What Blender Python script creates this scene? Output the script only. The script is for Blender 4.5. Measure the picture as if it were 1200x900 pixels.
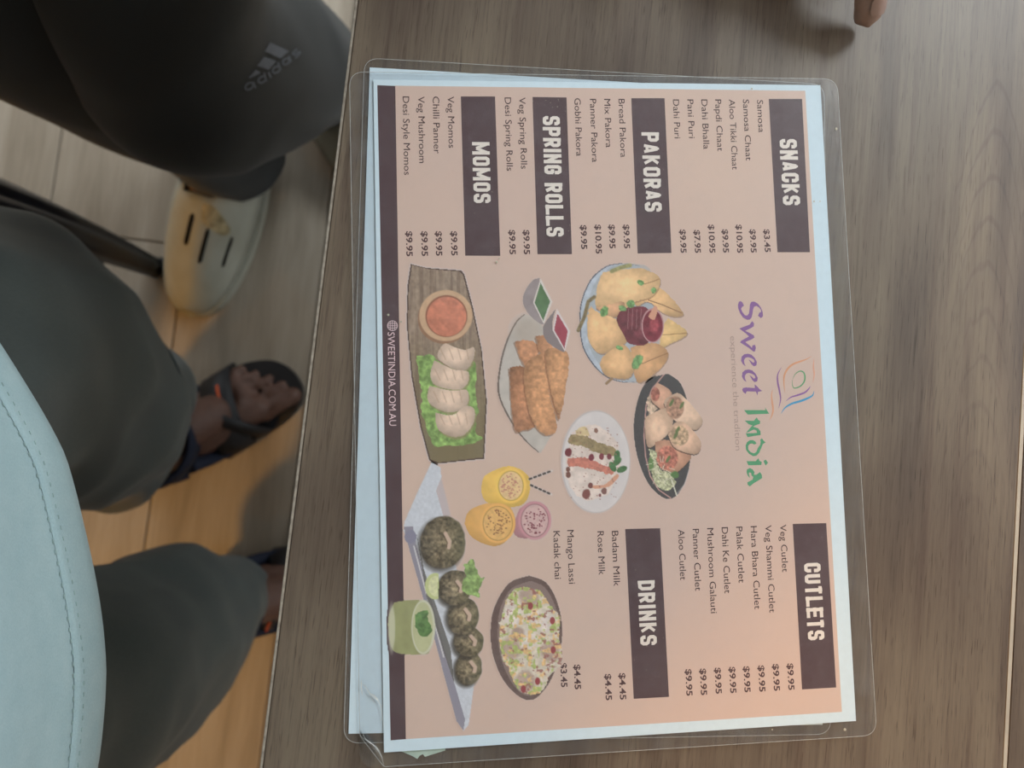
import bpy, bmesh, math, random
import numpy as np
from mathutils import Vector, Matrix, noise as mnoise
from mathutils.bvhtree import BVHTree
for o in list(bpy.data.objects): bpy.data.objects.remove(o)
SC = bpy.context.scene
COL = SC.collection
random.seed(4)

# ------------------------------------------------------------------ camera
ZM = 0.7514                         # height of the upper menu sheet above the floor
R = np.array([[0.0284539, 0.99570756, 0.08807291], [0.99745703, -0.02252292, -0.06761791], [-0.065344, 0.08977293, -0.99381637]])
CAMP = np.array([0.01363223, -0.07646887, 0.33366389 + ZM])
F = 880.0
cd = bpy.data.cameras.new('camera'); cam = bpy.data.objects.new('camera', cd); COL.objects.link(cam)
cd.sensor_width = 36; cd.lens = F * 36 / 1200; cd.clip_start = 0.01; cd.clip_end = 60
M3 = Matrix(((R[0][0], -R[1][0], -R[2][0]), (R[0][1], -R[1][1], -R[2][1]), (R[0][2], -R[1][2], -R[2][2])))
cam.matrix_world = Matrix.Translation(Vector(CAMP)) @ M3.to_4x4()
cd.dof.use_dof = True; cd.dof.focus_distance = 0.335; cd.dof.aperture_fstop = 8.8
SC.camera = cam

def P(px, py, z=ZM):
    "point of the place at height z that the photograph shows at px, py"
    d = R.T @ np.array([(px - 600) / F, (py - 450) / F, 1.0])
    return Vector(CAMP + d * (z - CAMP[2]) / d[2])

# ------------------------------------------------------------------ world, light, exposure
W = bpy.data.worlds.new('world'); SC.world = W; W.use_nodes = True
W.node_tree.nodes['Background'].inputs[0].default_value = (0.75, 0.87, 1.0, 1)
W.node_tree.nodes['Background'].inputs[1].default_value = 0.6
SC.view_settings.view_transform = 'Standard'; SC.view_settings.look = 'None'
SC.view_settings.exposure = 0.0; SC.view_settings.gamma = 1.0
def area(name, loc, aim, sx, sy, power, col):
    l = bpy.data.lights.new(name, 'AREA'); l.shape = 'RECTANGLE'; l.size = sx; l.size_y = sy
    l.energy = power; l.color = col
    o = bpy.data.objects.new(name, l); COL.objects.link(o); o.location = loc
    o.rotation_euler = (Vector(aim) - Vector(loc)).to_track_quat('-Z', 'Y').to_euler()
    return o
DAY = (0.90, 0.97, 1.0)
area('daylight_front_window', (-0.5, 3.12, 1.95), (-0.5, 0, 1.0), 3.3, 1.0, 38, DAY)
area('daylight_side_window', (-3.12, -0.8, 1.55), (0, -0.5, 0.7), 3.0, 1.8, 82, DAY)
WARM = (1.0, 0.47, 0.06)
FILL_PANELS = [(-0.35, 2.45, 12.0), (-1.9, 1.9, 84.0)]  # unseen overhead panels, added to brighten the table top and floor
LAMP_SPOTS = [(1.05, -1.58, 42.0), (2.2, 1.2, 5.0), (-1.6, -1.9, 3.0)]

# ------------------------------------------------------------------ helpers
def srgb(c):
    c = np.asarray(c, float) / 255
    return np.where(c <= 0.04045, c / 12.92, ((c + 0.055) / 1.055) ** 2.4)
LIT = np.array([0.82, 0.88, 0.90])
def alb(c):
    "colour of a printed ink from its tone in the photograph"
    return np.clip(srgb(c) / LIT, 0, 0.95)
def C4(c): return (float(c[0]), float(c[1]), float(c[2]), 1.0)
MATS = {}
class NT:
    def __init__(s, name):
        s.m = bpy.data.materials.new(name); s.m.use_nodes = True; s.t = s.m.node_tree; s.t.nodes.clear()
        s.out = s.n('ShaderNodeOutputMaterial')
    def n(s, typ, **kw):
        nd = s.t.nodes.new(typ)
        for k, v in kw.items(): setattr(nd, k, v)
        return nd
    def l(s, a, b): s.t.links.new(a, b)
    def coords(s, scale=(1, 1, 1), rot=(0, 0, 0), kind='Object', loc=(0, 0, 0)):
        tc = s.n('ShaderNodeTexCoord'); mp = s.n('ShaderNodeMapping')
        mp.inputs['Scale'].default_value = scale; mp.inputs['Rotation'].default_value = rot; mp.inputs['Location'].default_value = loc
        s.l(tc.outputs[kind], mp.inputs[0]); return mp.outputs[0]
    def noise(s, vec, scale, detail=3, rough=0.55, dist=0.0):
        nd = s.n('ShaderNodeTexNoise'); nd.inputs['Scale'].default_value = scale; nd.inputs['Detail'].default_value = detail
        nd.inputs['Roughness'].default_value = rough; nd.inputs['Distortion'].default_value = dist
        s.l(vec, nd.inputs['Vector']); return nd.outputs[0]
    def ramp(s, fac, stops):
        r = s.n('ShaderNodeValToRGB'); e = r.color_ramp.elements
        while len(e) < len(stops): e.new(0.5)
        for el, (p, c) in zip(e, stops): el.position = p; el.color = C4(c) if len(c) == 3 else c
        s.l(fac, r.inputs[0]); return r.outputs[0]
    def mix(s, a, b, fac, mode='MIX'):
        m = s.n('ShaderNodeMix', data_type='RGBA', blend_type=mode)
        for v, i in ((fac, 0), (a, 6), (b, 7)):
            if isinstance(v, (int, float)): m.inputs[i].default_value = v
            elif isinstance(v, (tuple, list, np.ndarray)): m.inputs[i].default_value = C4(v)
            else: s.l(v, m.inputs[i])
        return m.outputs[2]
    def bump(s, h, strength, dist=0.001):
        b = s.n('ShaderNodeBump'); b.inputs['Strength'].default_value = strength; b.inputs['Distance'].default_value = dist
        s.l(h, b.inputs['Height']); return b.outputs[0]
    def bsdf(s, col, rough=0.5, spec=0.5, normal=None, metal=0, sheen=0, trans=0):
        p = s.n('ShaderNodeBsdfPrincipled')
        if isinstance(col, (tuple, list, np.ndarray)): p.inputs['Base Color'].default_value = C4(col)
        else: s.l(col, p.inputs['Base Color'])
        p.inputs['Roughness'].default_value = rough; p.inputs['Specular IOR Level'].default_value = spec
        p.inputs['Metallic'].default_value = metal; p.inputs['Sheen Weight'].default_value = sheen
        if normal is not None: s.l(normal, p.inputs['Normal'])
        s.l(p.outputs[0], s.out.inputs[0]); return p
def simple(name, col, rough=0.5, spec=0.5, nscale=60, var=0.12, bump=0.0, metal=0, sheen=0):
    if name in MATS: return MATS[name]
    t = NT(name); v = t.coords(); f = t.noise(v, nscale, 4)
    c = np.array(col, float)
    colr = t.ramp(f, [(0.3, c * (1 - var)), (0.7, np.minimum(c * (1 + var), 1))])
    nrm = t.bump(f, bump, 0.001) if bump else None
    t.bsdf(colr, rough, spec, nrm, metal, sheen); MATS[name] = t.m; return t.m

def tag(o, label=None, cat=None, group=None, kind=None):
    for k, v in (('label', label), ('category', cat), ('group', group), ('kind', kind)):
        if v: o[k] = v
    return o
def empty(name, loc=(0, 0, 0), rz=0):
    o = bpy.data.objects.new(name, None); COL.objects.link(o); o.location = loc; o.rotation_euler = (0, 0, rz); o.empty_display_size = 0.05
    return o
def link_mesh(name, me, mat, parent=None, smooth=False):
    o = bpy.data.objects.new(name, me); COL.objects.link(o)
    if mat is not None:
        me.materials.clear()
        for m in (mat if isinstance(mat, (list, tuple)) else [mat]): me.materials.append(m)
    if smooth: me.polygons.foreach_set('use_smooth', [True] * len(me.polygons))
    if parent is not None: o.parent = parent
    return o
def pyobj(name, verts, faces, mat, parent=None, smooth=False):
    me = bpy.data.meshes.new(name); me.from_pydata([tuple(v) for v in verts], [], faces); me.validate(); me.update()
    return link_mesh(name, me, mat, parent, smooth)
def bmobj(name, bm, mat, parent=None, smooth=False):
    me = bpy.data.meshes.new(name); bm.normal_update(); bm.to_mesh(me); bm.free()
    return link_mesh(name, me, mat, parent, smooth)
def bbox(bm, c, s, rot=None, bev=0.0):
    "box with centre c and size s"
    r = bmesh.ops.create_cube(bm, size=1)
    M = Matrix.Translation(Vector(c)) @ (rot.to_4x4() if rot is not None else Matrix.Identity(4)) @ Matrix.Diagonal((*s, 1))
    bmesh.ops.transform(bm, matrix=M, verts=r['verts'])
    if bev:
        es = list({e for v in r['verts'] for e in v.link_edges})
        bmesh.ops.bevel(bm, geom=es, offset=bev, segments=2, affect='EDGES', clamp_overlap=True)
def catmull(pts, n):
    pts = [Vector(p) for p in pts]; out = []
    for i in range(len(pts) - 1):
        p0 = pts[max(i - 1, 0)]; p1 = pts[i]; p2 = pts[i + 1]; p3 = pts[min(i + 2, len(pts) - 1)]
        for k in range(n):
            t = k / n
            out.append(0.5 * ((2 * p1) + (p2 - p0) * t + (2 * p0 - 5 * p1 + 4 * p2 - p3) * t * t + (3 * p1 - p0 - 3 * p2 + p3) * t ** 3))
    out.append(pts[-1]); return out
def tube(bm, pts, rad, seg=10, caps=True, flat=None):
    "round rod along points; rad number or list"
    pts = [Vector(p) for p in pts]; n = len(pts); rings = []
    if isinstance(rad, (int, float)): rad = [rad] * n
    up = Vector((0, 0, 1))
    for i, p in enumerate(pts):
        d = (pts[min(i + 1, n - 1)] - pts[max(i - 1, 0)]).normalized()
        a = d.cross(up if abs(d.z) < 0.95 else Vector((1, 0, 0))).normalized(); b = a.cross(d).normalized()
        rings.append([bm.verts.new(p + (a * math.cos(2 * math.pi * k / seg) + b * math.sin(2 * math.pi * k / seg) * (flat or 1)) * rad[i]) for k in range(seg)])
    for r0, r1 in zip(rings, rings[1:]):
        for k in range(seg): bm.faces.new((r0[k], r0[(k + 1) % seg], r1[(k + 1) % seg], r1[k]))
    if caps: bm.faces.new(rings[0][::-1]); bm.faces.new(rings[-1])
def fold(p, amp, fr=(14, 14, 9), seed=0.0):
    v = Vector((p[0] * fr[0] + seed, p[1] * fr[1] - seed, p[2] * fr[2]))
    r = 1 - abs(mnoise.noise(v)) * 2.2
    return amp * (r * 0.6 + mnoise.noise(v * 2.1) * 0.4)
def garment(name, st, mat, parent, seg=72, sub=12, amp=0.006, fr=(14, 14, 9), seed=0.0, closed_top=False, thick=0.003, capend=False):
    "cloth tube through horizontal rings st = (z, cx, cy, rx, ry)"
    S = catmull([Vector(s[:3]) for s in st], sub)
    Rr = catmull([Vector((s[3], s[4], 0)) for s in st], sub)
    vs = []; fs = []
    n = len(S)
    for i, (s, r) in enumerate(zip(S, Rr)):
        for k in range(seg):
            a = 2 * math.pi * k / seg
            d = Vector((math.cos(a), math.sin(a), 0)); base = Vector((s[1] + d.x * r.x, s[2] + d.y * r.y, s[0]))
            w = fold(base, amp, fr, seed)
            vs.append(base + d * w)
    for i in range(n - 1):
        for k in range(seg):
            k2 = (k + 1) % seg; a = i * seg
            fs.append((a + k, a + k2, a + seg + k2, a + seg + k))
    if capend: fs.append(tuple(range((n - 1) * seg, n * seg)))
    o = pyobj(name, vs, fs, mat, parent, True)
    if thick and not capend:
        md = o.modifiers.new('thickness', 'SOLIDIFY'); md.thickness = thick; md.offset = -1
    return o

# print geometry lies in the plane of the upper menu
def prism(bm, pts, z0, z1):
    lo = [bm.verts.new((p[0], p[1], z0)) for p in pts]; hi = [bm.verts.new((p[0], p[1], z1)) for p in pts]
    n = len(pts)
    bm.faces.new(hi); bm.faces.new(lo[::-1])
    for i in range(n): bm.faces.new((lo[i], lo[(i + 1) % n], hi[(i + 1) % n], hi[i]))
def rounded(corners, rads, seg=8):
    "rounded polygon from its corners"
    out = []; n = len(corners)
    for i, c in enumerate(corners):
        c = Vector(c[:2]); a = (Vector(corners[i - 1][:2]) - c).normalized(); b = (Vector(corners[(i + 1) % n][:2]) - c).normalized()
        r = rads[i] if isinstance(rads, (list, tuple)) else rads
        if r <= 0: out.append(c); continue
        p0, p1 = c + a * r, c + b * r
        for k in range(seg + 1):
            t = k / seg; out.append(p0 * (1 - t) ** 2 + c * 2 * t * (1 - t) * 1.0 + p1 * t * t) if False else out.append((p0 * (1 - t) ** 2 + c * (2 * t * (1 - t)) + p1 * t * t))
    return out
def ccw(pts):
    a = sum(pts[i][0] * pts[(i + 1) % len(pts)][1] - pts[(i + 1) % len(pts)][0] * pts[i][1] for i in range(len(pts)))
    return pts if a > 0 else pts[::-1]

# ------------------------------------------------------------------ the room
TA = -0.1319                                # the table and the floor boards run this way
U = Vector((math.cos(TA), math.sin(TA), 0)); V = Vector((-math.sin(TA), math.cos(TA), 0))
plaster = simple('plaster', (0.62, 0.60, 0.57), 0.9, 0.2, 8, 0.05, 0.05)
ceil_m = simple('ceiling_paint', (0.55, 0.55, 0.55), 0.9, 0.2, 5, 0.03)
trim_m = simple('trim_paint', (0.5, 0.5, 0.5), 0.5, 0.4, 10, 0.03)
RX, RY, RZ = 3.2, 3.2, 2.8
def walls():
    for nm, ax, s in (('wall_left', 0, -1), ('wall_right', 0, 1), ('wall_front', 1, 1), ('wall_back', 1, -1)):
        bm = bmesh.new(); t = 0.12
        win = (-2.3, 0.7) if nm == 'wall_left' else ((-2.2, 1.2) if nm == 'wall_front' else None)
        def pc(a0, a1, z0, z1):
            c = [0, 0, (z0 + z1) / 2]; sz = [0, 0, z1 - z0]
            c[ax] = s * (RX + t / 2); sz[ax] = t; c[1 - ax] = (a0 + a1) / 2; sz[1 - ax] = a1 - a0
            bbox(bm, c, sz)
        if win:
            pc(-RX - t, win[0], 0, RZ); pc(win[1], RX + t, 0, RZ); pc(win[0], win[1], 0, 0.62); pc(win[0], win[1], 2.48, RZ)
        else: pc(-RX - t, RX + t, 0, RZ)
        o = bmobj(nm, bm, plaster); o['kind'] = 'structure'
        if win:
            w = empty('window_1' if nm == 'wall_left' else 'window_2'); w['kind'] = 'structure'
            bm = bmesh.new(); mid = s * (RX + 0.06)
            def bar(a0, a1, z0, z1):
                c = [0, 0, (z0 + z1) / 2]; sz = [0, 0, z1 - z0]
                c[ax] = mid; sz[ax] = 0.05; c[1 - ax] = (a0 + a1) / 2; sz[1 - ax] = a1 - a0; bbox(bm, c, sz, bev=0.004)
            a0, a1 = win; m = (a0 + a1) / 2
            bar(a0, a1, 0.62, 0.68); bar(a0, a1, 2.42, 2.48); bar(a0, a0 + .05, .62, 2.48); bar(a1 - .05, a1, .62, 2.48); bar(m - .03, m + .03, .62, 2.48)
            bmobj('window_frame', bm, trim_m, w)
            g = NT('window_glass_' + nm); tr = g.n('ShaderNodeBsdfTransparent'); gl = g.n('ShaderNodeBsdfGlossy'); gl.inputs['Roughness'].default_value = 0.02
            mx = g.n('ShaderNodeMixShader'); mx.inputs[0].default_value = 0.06; g.l(tr.outputs[0], mx.inputs[1]); g.l(gl.outputs[0], mx.inputs[2]); g.l(mx.outputs[0], g.out.inputs[0])
            bm = bmesh.new(); c = [0, 0, 1.55]; sz = [0, 0, 1.74]; c[ax] = mid; sz[ax] = 0.006; c[1 - ax] = m; sz[1 - ax] = (a1 - a0) - .1
            bbox(bm, c, sz); bmobj('window_pane', bm, g.m, w)
walls()
bm = bmesh.new(); bbox(bm, (0, 0, RZ + 0.06), (RX * 2 + .24, RX * 2 + .24, 0.12)); bmobj('ceiling', bm, ceil_m)['kind'] = 'structure'
for nm, c, s in (('baseboard_left', (-RX + .008, 0, .05), (.015, RX * 2, .1)), ('baseboard_right', (RX - .008, 0, .05), (.015, RX * 2, .1)),
                 ('baseboard_front', (0, RX - .008, .05), (RX * 2 - .04, .015, .1)), ('baseboard_back', (0, -RX + .008, .05), (RX * 2 - .04, .015, .1))):
    bm = bmesh.new(); bbox(bm, c, s, bev=.003); bmobj(nm, bm, trim_m)['kind'] = 'structure'

# floor: a dark base with boards laid on it
def wood_floor():
    t = NT('floor_wood'); oi = t.n('ShaderNodeObjectInfo')
    tc = t.n('ShaderNodeTexCoord'); cx = t.n('ShaderNodeVectorMath', operation='MULTIPLY_ADD')
    t.l(oi.outputs['Random'], cx.inputs[0]); cx.inputs[1].default_value = (37, 19, 5); t.l(tc.outputs['Object'], cx.inputs[2])
    mp = t.n('ShaderNodeMapping'); mp.inputs['Scale'].default_value = (1.2, 9, 1); t.l(cx.outputs[0], mp.inputs[0])
    n1 = t.noise(mp.outputs[0], 2.2, 5, 0.6, 0.6)
    mp2 = t.n('ShaderNodeMapping'); mp2.inputs['Scale'].default_value = (5, 110, 1); t.l(cx.outputs[0], mp2.inputs[0])
    n2 = t.noise(mp2.outputs[0], 3, 3)
    c = t.ramp(n1, [(0.3, (0.225, 0.19, 0.145)), (0.5, (0.30, 0.262, 0.21)), (0.72, (0.375, 0.335, 0.275))])
    c = t.mix(c, t.ramp(n2, [(0.35, (0.75, 0.72, 0.70)), (0.65, (1, 1, 1))]), 0.5, 'MULTIPLY')
    c = t.mix(c, t.ramp(oi.outputs['Random'], [(0, (0.86, 0.84, 0.82)), (1, (1, 1, 1))]), 1.0, 'MULTIPLY')
    t.bsdf(c, 0.5, 0.35, t.bump(n2, 0.08)); return t.m
fw = wood_floor()
bm = bmesh.new(); bbox(bm, (0, 0, -0.03), (RX * 2 + .24, RX * 2 + .24, 0.054))
floor = bmobj('floor', bm, fw); floor['kind'] = 'structure'
PW, PL = 0.19, 1.2
bm = bmesh.new(); bbox(bm, (0, 0, -0.0015), (PL - 0.0022, PW - 0.0022, 0.003), bev=0.0009)
pm = bpy.data.meshes.new('plank'); bm.to_mesh(pm); bm.free(); pm.materials.append(fw)
for j in range(-12, 14):
    v = -0.562 + j * PW
    off = (-0.205 + 0.6) if j == 0 else (0.37 * j * j + 0.23 * j) % PL
    for i in range(-3, 4):
        u = off + i * PL
        c = U * u + V * v
        if abs(c.x) > 2.55 or abs(c.y) > 2.75: continue
        o = bpy.data.objects.new('plank', pm); COL.objects.link(o); o.parent = floor; o.location = (c.x, c.y, 0); o.rotation_euler = (0, 0, TA)
fsurr = bmesh.new()

# ceiling lamps
lamp_glow = NT('lamp_glow'); em = lamp_glow.n('ShaderNodeEmission'); em.inputs[0].default_value = C4(WARM); em.inputs[1].default_value = 12; lamp_glow.l(em.outputs[0], lamp_glow.out.inputs[0])
for i, (x, y, pw) in enumerate(LAMP_SPOTS):
    r = empty('ceiling_light', (x, y, RZ)); tag(r, ['warm round ceiling lamp behind and right of the standing photographer', 'warm round ceiling lamp far to the front right', 'warm round ceiling lamp in the back left corner'][i], 'lamp')
    bm = bmesh.new(); bmesh.ops.create_cone(bm, cap_ends=True, segments=32, radius1=.13, radius2=.1, depth=.05, matrix=Matrix.Translation((0, 0, -.025))); bmobj('housing', bm, trim_m, r, True)
    bm = bmesh.new(); bmesh.ops.create_cone(bm, cap_ends=True, segments=32, radius1=.085, radius2=.095, depth=.012, matrix=Matrix.Translation((0, 0, -.056))); bmobj('diffuser', bm, lamp_glow.m, r, True)
    l = bpy.data.lights.new('lamp', 'AREA'); l.shape = 'DISK'; l.size = .22; l.energy = pw; l.color = WARM
    lo = bpy.data.objects.new('lamp', l); COL.objects.link(lo); lo.parent = r; lo.location = (0, 0, -.075)

pg_ = NT('fill_glow'); em = pg_.n('ShaderNodeEmission'); em.inputs[0].default_value = C4(DAY); em.inputs[1].default_value = 5; pg_.l(em.outputs[0], pg_.out.inputs[0])
for i, (x, y, pw) in enumerate(FILL_PANELS):  # added fill light, built as panels on the ceiling
    r = empty('fill_panel', (x, y, RZ)); tag(r, ['added cool white ceiling fill panel beyond the table', 'added cool white ceiling fill panel near the left window'][i], 'lamp')
    bm = bmesh.new(); bbox(bm, (0, 0, -.02), (1.22, .62, .04), bev=.004); bmobj('frame', bm, trim_m, r)
    bm = bmesh.new(); bbox(bm, (0, 0, -.042), (1.16, .56, .006)); bmobj('diffuser', bm, pg_.m, r)
    l = bpy.data.lights.new('panel', 'AREA'); l.shape = 'RECTANGLE'; l.size = 1.16; l.size_y = .56; l.energy = pw; l.color = DAY
    lo = bpy.data.objects.new('panel', l); COL.objects.link(lo); lo.parent = r; lo.location = (0, 0, -.05)

# ------------------------------------------------------------------ the table
def table_wood(name, seed, dark=1.0, arch=None):
    t = NT(name)
    v = t.coords((1.4, 16, 1), loc=(seed, seed * .37, 0))
    n1 = t.noise(v, 3.2, 4, 0.55, 0.35)
    w = t.n('ShaderNodeTexWave', wave_type='RINGS', rings_direction='Y'); w.inputs['Scale'].default_value = 0.62; w.inputs['Distortion'].default_value = 5; w.inputs['Detail'].default_value = 2; w.inputs['Detail Scale'].default_value = 0.7
    t.l(t.coords((1.6, 13, 1), loc=(seed * .3 + 0.3, -2.55, 0)), w.inputs['Vector'])
    c = t.ramp(n1, [(0.28, (0.135, 0.112, 0.098)), (0.46, (0.200, 0.170, 0.142)), (0.6, (0.235, 0.205, 0.170)), (0.8, (0.285, 0.25, 0.205))])
    c = t.mix(c, t.ramp(w.outputs[0], [(0.0, (0.66, 0.62, 0.63)), (0.22, (0.98, 0.97, 0.97)), (1.0, (1.06, 1.05, 1.04))]), 0.75, 'MULTIPLY')
    v2 = t.coords((16, 420, 1), loc=(seed, 0, 0)); n2 = t.noise(v2, 1.6, 4, 0.75, 0.3)
    c = t.mix(c, t.ramp(n2, [(0.30, (0.50, 0.45, 0.43)), (0.44, (0.93, 0.92, 0.91)), (0.7, (1.16, 1.15, 1.13))]), 0.75, 'MULTIPLY')
    v3 = t.coords((60, 1150, 1), loc=(seed, 3, 0)); n3 = t.noise(v3, 1.3, 1, 0.5)
    c = t.mix(c, t.ramp(n3, [(0.27, (0.40, 0.35, 0.33)), (0.36, (1, 1, 1))]), 0.7, 'MULTIPLY')
    v4 = t.coords((2, 52, 1), loc=(seed * 2, 1, 0)); n4 = t.noise(v4, 2.0, 3, 0.6, 0.8)
    c = t.mix(c, t.ramp(n4, [(0.33, (0.74, 0.68, 0.70)), (0.5, (1, 1, 1))]), 0.7, 'MULTIPLY')
    if arch:
        sp = t.n('ShaderNodeSeparateXYZ'); tc = t.n('ShaderNodeTexCoord'); t.l(tc.outputs['Object'], sp.inputs[0])
        def m(op, a, b=None, c_=None):
            n_ = t.n('ShaderNodeMath', operation=op)
            for i, v_ in enumerate((a, b, c_)):
                if v_ is None: continue
                if isinstance(v_, (int, float)): n_.inputs[i].default_value = v_
                else: t.l(v_, n_.inputs[i])
            return n_.outputs[0]
        wob = t.noise(t.coords((6, 30, 1)), 3, 3)
        dv = m('ADD', m('SUBTRACT', sp.outputs[1], arch[1]), m('MULTIPLY', m('SUBTRACT', wob, .5), .008))
        g = m('SUBTRACT', m('SUBTRACT', sp.outputs[0], arch[0]), m('MULTIPLY', m('MULTIPLY', dv, dv), 180.0))
        wv = m('SINE', m('MULTIPLY', m('ADD', g, m('MULTIPLY', wob, .012)), 2 * math.pi / .0225))
        mask = m('MULTIPLY', m('GREATER_THAN', g, -.055), m('SUBTRACT', 1.0, m('SMOOTHSTEP', .030, .048, m('ABSOLUTE', dv)) if False else m('MINIMUM', m('MULTIPLY', m('ABSOLUTE', dv), 30.0), 1.0)))
        mask = m('MULTIPLY', mask, m('MAXIMUM', 0.0, m('SUBTRACT', 1.0, m('MULTIPLY', g, 4.5))))
        line = t.ramp(wv, [(0.0, (1.03, 1.02, 1.0)), (0.80, (1, 1, 1)), (0.99, (.82, .77, .78))])
        c = t.mix(c, line, mask, 'MULTIPLY')
    c = t.mix(c, (.74, .675, .60), 1.0, 'MULTIPLY')
    if dark != 1: c = t.mix(c, (dark, dark * .98, dark), 1.0, 'MULTIPLY')
    t.bsdf(c, 0.42, 0.35, t.bump(n2, 0.06, 0.0004)); return t.m
tw2 = table_wood('table_laminate_far', 4.3, 0.82)
table = empty('table', (0, 0, 0)); tag(table, 'restaurant table with brown wood grain laminate top under the menus', 'table')
def TP(u, v, z): return U * u + V * v + Vector((0, 0, z))
E0 = P(360, 450, .75).dot(V)                    # near edge
SEAM = P(1188, 700, .75).dot(V)
ap = P(1163, 205, .75)
tw = table_wood('table_laminate', 0.0, arch=(ap.dot(U), ap.dot(V) - (E0 + .0012 + SEAM - .0009) / 2))
def slab(name, u0, u1, v0, v1, z0, z1, mat, bev):
    bm = bmesh.new(); bbox(bm, (0, 0, 0), (u1 - u0, v1 - v0, z1 - z0), bev=bev)
    o = bmobj(name, bm, mat, table); c = TP((u0 + u1) / 2, (v0 + v1) / 2, (z0 + z1) / 2); o.location = c; o.rotation_euler = (0, 0, TA); return o
slab('board', -0.62, 0.62, E0 + .0012, SEAM - .0009, .722, .75, tw, .0006)
slab('board', -0.62, 0.62, SEAM + .0009, SEAM + .30, .722, .75, tw2, .0006)
slab('seam_strip', -0.62, 0.62, SEAM - .0009, SEAM + .0009, .725, .7499, simple('seam', (0.42, 0.37, 0.30), 0.5), 0)
slab('edge_band', -0.62, 0.62, E0, E0 + .0012, .722, .7499, simple('edge_band', (0.33, 0.29, 0.24), 0.45, .4, 300, .3), .0003)
black_metal = simple('black_metal', (0.006, 0.006, 0.008), 0.32, 0.5, 90, 0.2, 0.02)
bm = bmesh.new(); c = TP(0, .13, 0); tube(bm, [c + Vector((0, 0, .02)), c + Vector((0, 0, .716))], .035, 20); bmobj('pedestal', bm, black_metal, table, True)
bm = bmesh.new(); bbox(bm, (0, 0, .01), (.42, .42, .016), bev=.003); o = bmobj('base_plate', bm, black_metal, table); o.location = TP(0, .13, 0); o.rotation_euler = (0, 0, TA)
bm = bmesh.new(); bbox(bm, (0, 0, .719), (.34, .34, .006)); o = bmobj('top_plate', bm, black_metal, table); o.location = TP(0, .13, 0); o.rotation_euler = (0, 0, TA)

# ------------------------------------------------------------------ the menus
def film_mat():
    t = NT('laminating_film')
    tr = t.n('ShaderNodeBsdfTransparent'); tr.inputs[0].default_value = (0.985, 0.99, 0.995, 1)
    df = t.n('ShaderNodeBsdfDiffuse'); df.inputs[0].default_value = (0.82, 0.86, 0.9, 1)
    v = t.coords(); n1 = t.noise(v, 26, 3, 0.6); n2 = t.noise(v, 700, 2)
    haze = t.ramp(t.noise(v, 45, 5, 0.75), [(0.45, (0.008,) * 3), (0.75, (0.045,) * 3)])
    m1 = t.n('ShaderNodeMixShader'); t.l(haze, m1.inputs[0]); t.l(tr.outputs[0], m1.inputs[1]); t.l(df.outputs[0], m1.inputs[2])
    gl = t.n('ShaderNodeBsdfGlossy'); gl.inputs['Roughness'].default_value = 0.22
    b = t.n('ShaderNodeBump'); b.inputs['Strength'].default_value = 0.22; b.inputs['Distance'].default_value = 0.004; t.l(n1, b.inputs['Height'])
    b2 = t.n('ShaderNodeBump'); b2.inputs['Strength'].default_value = 0.05; b2.inputs['Distance'].default_value = 0.0003; t.l(n2, b2.inputs['Height']); t.l(b.outputs[0], b2.inputs['Normal'])
    t.l(b2.outputs[0], gl.inputs['Normal'])
    lw = t.n('ShaderNodeLayerWeight'); lw.inputs[0].default_value = .5; t.l(b2.outputs[0], lw.inputs['Normal'])
    fr = t.ramp(lw.outputs['Facing'], [(0, (.022,) * 3), (.55, (.05,) * 3), (1, (.9,) * 3)])
    m2 = t.n('ShaderNodeMixShader'); t.l(fr, m2.inputs[0]); t.l(m1.outputs[0], m2.inputs[1]); t.l(gl.outputs[0], m2.inputs[2])
    t.l(m2.outputs[0], t.out.inputs[0]); return t.m
film = film_mat()
paper_m = simple('white_paper', (0.68, 0.80, 0.87), 0.8, 0.1, 300, 0.02)
def pl(*pts, z=ZM): return [P(x, y, z) for x, y in pts]
# lower menu, turned a little under the upper one (face down: only its white paper shows)
low = empty('laminated_menu', P(690, 470, .75)); tag(low, 'second laminated menu sheet mostly hidden under the printed one, its white margin showing at left', 'menu')
LO = low.location
def flat(name, pts, z0, z1, mat, parent):
    bm = bmesh.new(); off = parent.location if parent.parent is None else parent.parent.location
    prism(bm, ccw([(p[0] - off.x, p[1] - off.y) for p in pts]), z0 - off.z, z1 - off.z); return bmobj(name, bm, mat, parent)
lowp = [Vector(q) for q in ((-.1537, -.1069, 0), (.1395, -.1205, 0), (.1487, .0899, 0), (-.1445, .1035, 0))]
flat('paper', lowp, .75045, .7506, paper_m, low)
lf = [Vector(q) for q in ((-.1580, -.1092, 0), (.1432, -.1226, 0), (.1530, .0935, 0), (-.1487, .1078, 0))]
flat('film', rounded(lf, .007), .7502, .7508, film, low)
flat('film_edge', rounded(lf, .007), .7504, .75042, simple('film_rim', (.6, .62, .62), .3), low) if False else None
top = empty('laminated_menu', P(715, 480, .751)); tag(top, 'printed laminated food menu lying on top, with dish pictures and prices', 'menu')
tp = pl((437.5, 93), (450, 882), (1003.3, 845), (961.6, 99.7))
flat('paper', tp, .75115, .75130, paper_m, top)
tf = pl((409.5, 84), (421.5, 862), (450, 898.5), (1027.5, 861.5), (981, 92.5), z=.7518)
flat('film', rounded(tf, [.007, .002, .001, .007, .007]), .7510, .7518, film, top)
rim_m = simple('film_rim', (.40, .41, .40), .35, .5, 500, .25)
def rim(name, pts, z, parent):
    bm = bmesh.new(); off = parent.location; q = [(p[0] - off.x, p[1] - off.y) for p in pts]; strokes_poly(bm, q + [q[0]], .00022, z - off.z)
    for f in bm.faces:
        f.normal_update()
        if f.normal.z < 0: f.normal_flip()
    return bmobj(name, bm, rim_m, parent)
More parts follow.
